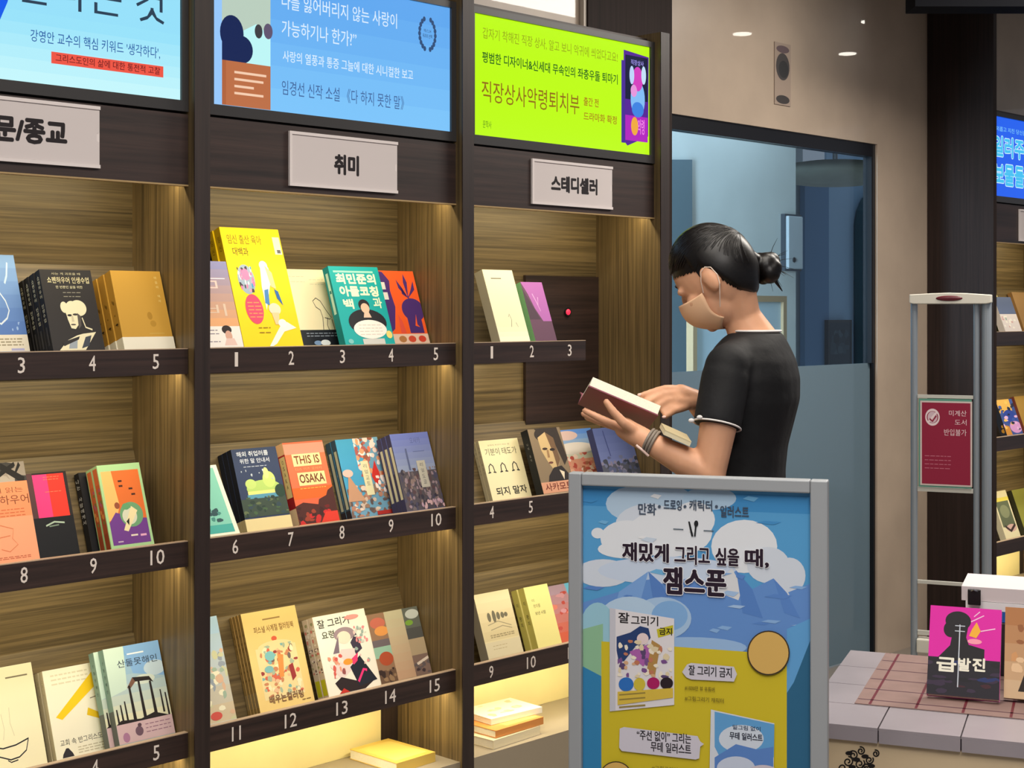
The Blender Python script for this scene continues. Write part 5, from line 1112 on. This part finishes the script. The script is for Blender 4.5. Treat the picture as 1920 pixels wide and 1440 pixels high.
# head frame, bowed over the book
pitch = math.radians(38)
Hf = (HF*math.cos(pitch) - UP*math.sin(pitch)).normalized(); Hu = (HF*math.sin(pitch) + UP*math.cos(pitch)).normalized()
HC = wp(1343, 514)
hp = lambda f_, u_, l_: loc(HC + Hf*f_ + Hu*u_ + HL*l_)
b = MB()
b.loft(torso(-.006))
b.ellipsoid(hp(0, .012, 0), Hf*.094, HL*.074, Hu*.104, 28, 18)                 # cranium
b.ellipsoid(hp(.038, -.048, 0), Hf*.056, HL*.056, Hu*.066, 24, 14)              # face and jaw
b.capsule(hp(.080, -.088, .0), .016, hp(.066, -.084, 0), .022)                  # chin
b.chain([hp(.094, .004, 0), hp(.104, -.026, 0)], [.008, .011])                  # nose
for s_ in (-1, 1):
    b.ellipsoid(hp(.066, -.030, s_*.038), Hf*.026, HL*.022, Hu*.024, 14, 8)     # cheeks
    b.ellipsoid(hp(.084, .012, s_*.030), Hf*.010, HL*.020, Hu*.010, 14, 8)      # closed eyelids
    b.ellipsoid(hp(.000, -.014, s_*.075), Hf*.019, HL*.009, Hu*.032, 14, 8)     # ears
    b.ellipsoid(hp(.004, -.034, s_*.072), Hf*.010, HL*.007, Hu*.012, 12, 8)
b.chain([hp(-.018, -.055, 0), loc(wp(1390, 594)), loc(wp(1414, 640))], [.044, .044, .056])   # neck
for s_, sh in ((1, shL), (-1, shR)): b.capsule(loc(wp(1413, 644)), .036, loc(sh), .042)
b.chain([loc(shL), loc(wp(1352, 770, -.165)), loc(elL)], [.047, .043, .036])
b.chain([loc(elL), loc(wp(1285, 866, -.165)), loc(wrL)], [.037, .035, .0255])
b.chain([loc(shR), loc(elR)], [.046, .036]); b.chain([loc(elR), loc(wp(1345, 800, .15)), loc(wrR)], [.036, .033, .025])
# left hand under the book: palm, four fingers along the cover, thumb up its face
def finger(pts, r0, r1): n = len(pts); b.chain([loc(p) for p in pts], [r0 + (r1 - r0)*i/(n - 1) for i in range(n)], 10)
pmL = wp(1172, 804, -.10)
b.chain([loc(wrL), loc(wp(1196, 818, -.118)), loc(pmL)], [.025, .026, .024]); b.chain([loc(wp(1196, 816, -.085)), loc(wp(1172, 800, -.065))], [.022, .022])
finger([wp(1178, 806, -.108), wp(1146, 794, -.100), wp(1118, 781, -.090), wp(1097, 770, -.080)], .0115, .0075)
finger([wp(1172, 806, -.085), wp(1142, 796, -.068), wp(1112, 785, -.050), wp(1094, 776, -.038)], .0110, .0075)
finger([wp(1170, 804, -.062), wp(1142, 797, -.040), wp(1116, 789, -.018), wp(1100, 783, -.004)], .0105, .0070)
finger([wp(1172, 802, -.045), wp(1148, 796, -.018), wp(1128, 790, .002)], .0095, .0065)
finger([wp(1190, 808, -.128), wp(1168, 792, -.142), wp(1150, 772, -.142), wp(1137, 754, -.138)], .0135, .0080)
# right hand resting on the open page
b.chain([loc(wrR), loc(wp(1276, 738, .062))], [.024, .023]); b.chain([loc(wp(1296, 754, .070)), loc(wp(1268, 752, .045))], [.020, .019])
finger([wp(1274, 730, .060), wp(1246, 729, .040), wp(1220, 736, .022), wp(1200, 742, .010)], .0112, .0070)
finger([wp(1272, 738, .050), wp(1244, 740, .028), wp(1224, 749, .012), wp(1211, 756, .004)], .0112, .0072)
finger([wp(1270, 748, .042), wp(1248, 752, .020), wp(1232, 762, .008)], .0105, .0072)
finger([wp(1272, 757, .038), wp(1255, 764, .018), wp(1243, 771, .010)], .0095, .0068)
finger([wp(1284, 762, .048), wp(1262, 770, .018), wp(1248, 780, .004)], .0120, .0078)
# legs
hipz = .91
for s_ in (-1, 1):
    hp_ = WO + HL*(.085*s_) + UP*hipz
    b.chain([loc(hp_), loc(WO + HL*(.085*s_) + HF*.012 + UP*.51), loc(WO + HL*(.088*s_) - HF*.01 + UP*.09)], [.078, .052, .036])
    b.chain([loc(WO + HL*(.088*s_) - HF*.03 + UP*.045), loc(WO + HL*(.096*s_) + HF*.13 + UP*.028)], [.034, .026])
body = finish('body', b, SKIN, wm, .0045, 3, .4)
# face details
eye = plain('lash_line', (34, 24, 22), .6)
for s_ in (1,):
    MB().tube([hp(.082, .004, s_*.022), hp(.081, .001, s_*.032), hp(.073, .003, s_*.044)], .0011, 6).build('eyelashes', eye, body)
    MB().tube([hp(.090, .028, s_*.014), hp(.0885, .032, s_*.028), hp(.082, .030, s_*.048)], [.0012, .0018, .001], 6).build('eyebrow', eye, body)
MASK = plain('beige_mask', (228, 184, 146), .8, var=.02)
mk = MB(); N1, N2 = 28, 18; rows = []
for i in range(N2 + 1):
    v_ = i/N2; rw = []
    amx = 84 - 30*v_**2.2
    for j in range(N1 + 1):
        a = math.radians(-amx + 2*amx*j/N1); ca, sa = math.cos(a), math.sin(a)
        u_ = -.006 - .104*v_ - .020*(1 - v_)*sa*sa + .020*v_*sa*sa
        bul = math.sin(math.pi*(.14 + .80*v_))
        rw.append(hp(.030 + (.058 + .024*bul + .017*(1 - v_))*ca - .030*v_**3, u_, (.064 - .012*v_*v_)*sa))
    rows.append(rw)
for r_ in rows: mk.v += [tuple(p) for p in r_]
W1 = N1 + 1
for i in range(N2):
    for j in range(N1): mk.f.append((i*W1 + j, (i + 1)*W1 + j, (i + 1)*W1 + j + 1, i*W1 + j + 1))
mo = mk.build('face_mask', MASK, wm, smooth=True); sd = mo.modifiers.new('t', 'SOLIDIFY'); sd.thickness = .002; sd.offset = 1
for s_ in (-1, 1):
    MB().tube([hp(.036, -.028, s_*.066), hp(.022, -.006, s_*.077), hp(.008, .010, s_*.081), hp(-.006, .013, s_*.083), hp(-.017, .004, s_*.083), hp(-.019, -.018, s_*.082), hp(-.010, -.038, s_*.080), hp(.006, -.056, s_*.074), hp(.026, -.076, s_*.060)], .0011, 6).build('ear_loop', plain('loop_cream', (226, 206, 190), .6), mo)
# hair cap, thinning to nothing at the hairline
hm = MB(); NU, NV = 128, 80; keep = {}
for i in range(NV + 1):
    th = math.pi*i/NV
    for j in range(NU):
        ph = 2*math.pi*j/NU
        df, dl_, du = math.sin(th)*math.cos(ph), math.sin(th)*math.sin(ph), math.cos(th)
        f_, l_, u_ = df*.096, dl_*.0765, du*.106
        line = .046 + (f_ - .09)*.62 if f_ > 0 else (-.010 + f_*1.15 if f_ > -.012 else -.024 + (f_ + .012)*3.2)       # hairline height against depth
        if f_ > .02: line = max(line, .018 + (f_ - .02)*.45)
        d_ = u_ - line; t_ = min(1, max(0, d_/(.05 if f_ > 0 else .03))); t_ = t_*t_*(3 - 2*t_)
        k_ = .985 + .085*t_
        if f_ < 0: k_ += .012*t_*min(1, -f_/.05)
        keep[len(hm.v)] = d_ > -.012
        hm.v.append(tuple(hp(f_*k_, .012 + u_*k_, l_*k_)))
for i in range(NV):
    for j in range(NU):
        q = (i*NU + j, (i + 1)*NU + j, (i + 1)*NU + (j + 1) % NU, i*NU + (j + 1) % NU)
        if all(keep[x] for x in q): hm.f.append(q)
hair = hm.build('hair', HAIR, wm, smooth=True)
def on_cap(f_, u_, l_, k_):
    q = Vector((f_/.096, l_/.0765, u_/.106)).normalized(); return hp(q.x*.096*k_, .012 + q.z*.106*k_, q.y*.0765*k_)
hs = MB(); rs_ = random.Random(11); knot = Vector((-.098, 0, .030))          # f, l, u of the place the hair is gathered
for i in range(240):
    side = rs_.choice((-1, 1, 1)); a_ = rs_.uniform(0, 1)
    st_ = Vector((.086 - .20*a_**1.4 + .02, side*rs_.uniform(.010, .074)*(.35 + .65*min(1, a_*2.2)), 0)); f0 = min(.088, st_.x)
    u0 = (.05 + (f0 - .09)*.62 if f0 > 0 else -.004 + f0*1.1) + rs_.uniform(.004, .03)
    if f0 > .02: u0 = max(u0, .024 + (f0 - .02)*.45)
    if abs(st_.y) < .03: u0 = rs_.uniform(.05, .1)
    p0_ = Vector((f0, st_.y, u0)); pts = []
    for q in range(8):
        t_ = q/7; p_ = p0_.lerp(knot, t_); p_.y += side*.02*math.sin(math.pi*t_); p_.z += .012*math.sin(math.pi*t_)
        pts.append(on_cap(p_.x, p_.z, p_.y, 1.068 + .014*min(1, max(0, -p_.x/.05)) - (.05*(1 - t_*3) if t_ < .33 else 0) + rs_.uniform(-.004, .006)))
    hs.tube(pts, [.0006, .0014, .0016, .0016, .0016, .0015, .0014, .0010], 5)
so_ = hs.build('hair_strands', HAIR, hair, smooth=True); so_['kind'] = 'stuff'
hb = MB(); bc = wp(1436, 499, .02)
for dx_, dy_, dz_, r_ in ((0, 0, 0, .024), (.010, .008, .006, .018), (.006, -.012, -.008, .020), (-.012, .010, .006, .015), (.013, -.004, -.010, .016), (-.004, -.018, .006, .016)): r_ *= 1.3; hb.ellipsoid(loc(bc + RIGHT*dx_*1.2 + UP*dy_*1.2 + FWD*dz_), RIGHT*r_, FWD*r_, UP*r_*1.05, 16, 10)
hb.capsule(loc(wp(1392, 484, .008)), .032, loc(wp(1424, 494, .018)), .017)
hn = MB()
for px_, py_, a_, b_, c_ in ((1372, 512, .050, .052, .081), (1384, 524, .046, .044, .078), (1394, 532, .032, .036, .066)): hn.ellipsoid(loc(wp(px_, py_)), Hf*a_, HL*c_, Hu*b_, 24, 14)
finish('hair_nape', hn, HAIR, hair, .0035, 6, .5)
finish('hair_bun', hb, HAIR, hair, .003, 3, .5)
MB().tube([loc(wp(1414 + 7*math.cos(a), 492 + 17*math.sin(a), .018 + .018*math.cos(a*2))) for a in [i*math.pi/6 for i in range(13)]], .004, 8).build('hair_tie', BLACK, hair)
rn = random.Random(3)
for i in range(11):
    a = rn.uniform(-1.2, 1.3); l_ = rn.uniform(.03, .055)
    s0 = bc + RIGHT*.018*math.cos(a) - UP*.02*math.sin(a); s1 = s0 + (RIGHT*math.cos(a) - UP*math.sin(a))*l_
    MB().tube([loc(s0), loc((s0 + s1)/2 + UP*.004), loc(s1)], [.0009, .0007, .0003], 5).build('stray_hair', HAIR, hair)
MB().tube([loc(wp(1442, 512, .02)), loc(wp(1455, 528, .02)), loc(wp(1467, 546, .02))], [.006, .0045, .001], 8).build('loose_lock', HAIR, hair)
# black top
b = MB(); b.loft(torso(.0075, 0, 11))
b.chain([loc(wp(1414, 650)), loc(shL)], [.041, .052]); b.chain([loc(wp(1414, 650)), loc(shR)], [.041, .051])
hemL = wp(1344, 800, -.168); hemR = wp(1422, 778, .172)
def sleeve(b, p0, p1, r0, r1, seg=24):
    p0, p1 = loc(p0), loc(p1); t_ = (p1 - p0).normalized(); b.tube([p0 - t_*.02, p0 + t_*.02, (p0*2 + p1)/3, (p0 + p1*2)/3, p1], [r0*.8, r0, r0*1.0, (r0 + r1)/2, r1], seg)
sleeve(b, shL, hemL, .054, .053); sleeve(b, shR, hemR, .053, .051)
shirt = finish('shirt', b, SHIRT, wm, .005, 14, .5)
def hoop(name, c, axis, r, th, parent, mat, sx=1.0):
    c = loc(c); axis = Vector(axis).normalized(); e1 = axis.orthogonal().normalized(); e2 = axis.cross(e1)
    n = 36; pts = [c + (e1*math.cos(2*math.pi*i/n) + e2*math.sin(2*math.pi*i/n))*r for i in range(n + 1)]
    return MB().tube(pts, th, 8, cap=False).build(name, mat, parent, smooth=True)
axL = (hemL - shL).normalized()
hoop('sleeve_trim', hemL - axL*.003, axL, .0528, .0021, shirt, TRIM)
hoop('sleeve_trim', hemR - (hemR - shR).normalized()*.003, hemR - shR, .0508, .0021, shirt, TRIM)
nb = MB()
bowc = wp(1304, 786, -.21)
for s_ in (-1, 1): nb.ellipsoid(loc(bowc + RIGHT*.009*s_ + UP*(.004 if s_ > 0 else -.003)), RIGHT*.0065, FWD*.004, UP*.005, 12, 8)
nb.build('sleeve_bow', TRIM, shirt, smooth=True)
pts = [loc(p) for p in ring(wp(1418, 620.5), .0555, .0625, 32, 2.2)]; pts.append(pts[0])
MB().tube(pts, .0026, 8, cap=False).build('neck_trim', TRIM, shirt, smooth=True)
# dark trousers and shoes
b = MB(); b.loft(torso(.004, 9, None))
for s_ in (-1, 1):
    b.chain([loc(WO + HL*(.085*s_) + UP*hipz), loc(WO + HL*(.085*s_) + HF*.012 + UP*.51), loc(WO + HL*(.088*s_) - HF*.01 + UP*.10)], [.088, .064, .054])
finish('trousers', b, plain('charcoal_cloth', (30, 30, 34), .8), wm, .006, 4, .5)
for s_ in (-1, 1):
    b = MB(); b.chain([loc(WO + HL*(.088*s_) - HF*.035 + UP*.040), loc(WO + HL*(.096*s_) + HF*.14 + UP*.034)], [.039, .032]); b.box(0, 0, 0, 0, 0, 0)
    b.v = b.v[:-8]; b.f = b.f[:-6]
    b.v = [(x, y, max(z, .0)) for x, y, z in b.v]
    b.build('shoe', plain('shoe_black', (24, 24, 26), .5), wm, smooth=True)
# watch strap with a hanging pale end
wc = wp(1221, 829, -.136); ax_ = (elL - wrL).normalized()
wt = hoop('watch_strap', wc, ax_, .0275, .0035, wm, plain('strap_grey', (136, 124, 112), .6))
hoop('watch_strap_edge', wc + ax_*.007, ax_, .0282, .0035, wt, MATS['strap_grey']); hoop('watch_strap_edge', wc - ax_*.007, ax_, .0275, .0035, wt, MATS['strap_grey'])
MB().tube([loc(wp(1193, 835, -.15)), loc(wp(1204, 844, -.155)), loc(wp(1216, 855, -.155))], .003, 8).build('strap_end', plain('strap_end_pale', (226, 196, 184), .5), wt)
# fingernails of the page-turning hand
for px_, py_, dz_ in ((1199, 740, .004), (1210, 754, -.003), (1245, 782, -.004)): MB().ellipsoid(loc(wp(px_, py_, dz_)), RIGHT*.005, FWD*.003, UP*.0035, 10, 6).build('fingernail', plain('nail_pink', (236, 190, 178), .3), body, smooth=True)

# the maroon book she holds
Ab, Bb, Cb, Db = wp(1112, 707, -.085), wp(1105.5, 725, -.0951), wp(1090, 763, .02), wp(1239, 761, -.087)
lv = Db - Ab; tv = Bb - Ab
nrm = lv.normalized(); tv = tv - nrm*tv.dot(nrm); wv = lv.cross(tv).normalized()*.128
if wv.dot(FWD) < 0: wv = -wv
hbk = empty('book', Ab, label='thick maroon book held open in the woman\'s hands', cat='book')
Z3 = Vector((0, 0, 0)); tn = tv.normalized()
MB().hexa(tn*.0, lv, tv - tn*.003, wv - wv.normalized()*.003).build('pages', plain('held_pages', (238, 232, 210), .7, var=.08, scale=400), hbk)
MR = plain('maroon_cover', (128, 52, 74), .45)
MB().hexa(tv - tn*.0028 - nrm*.002, lv + nrm*.004, tn*.0028, wv).build('back_cover', MR, hbk)
MB().hexa(wv - wv.normalized()*.0028 - nrm*.002, lv + nrm*.004, tv - tn*.003, wv.normalized()*.0028).build('spine', MR, hbk)
MB().hexa(tv - tn*.0034 + wv*.02 + lv*.15, lv*.25, tn*.0002, wv*.3).build('title_label', plain('title_print', (150, 92, 100), .5), hbk)
cvw = wv*.9 + tn*(-.05)
MB().hexa(wv - nrm*.002, lv + nrm*.004, -tn*.0028, cvw).build('front_cover', MR, hbk)
# small beige notebook resting on her forearm
n0_, n1_ = wp(1244, 815, -.19), wp(1293, 837, -.205)
ev = n1_ - n0_; en = ev.normalized(); fv = (FWD*1.0 + UP*.1).normalized()*.09; uv = en.cross(fv).normalized()*.011
if uv.z < 0: uv = -uv
nbk = empty('notebook', n0_, label='small beige notebook resting on the woman\'s forearm', cat='notebook')
MB().hexa(Z3, ev, fv, uv*.75).build('pages', plain('notebook_pages', (226, 212, 176), .7), nbk)
MB().hexa(uv*.76, ev, fv, uv*.24).build('cover', plain('notebook_cover', (206, 190, 150), .5), nbk)
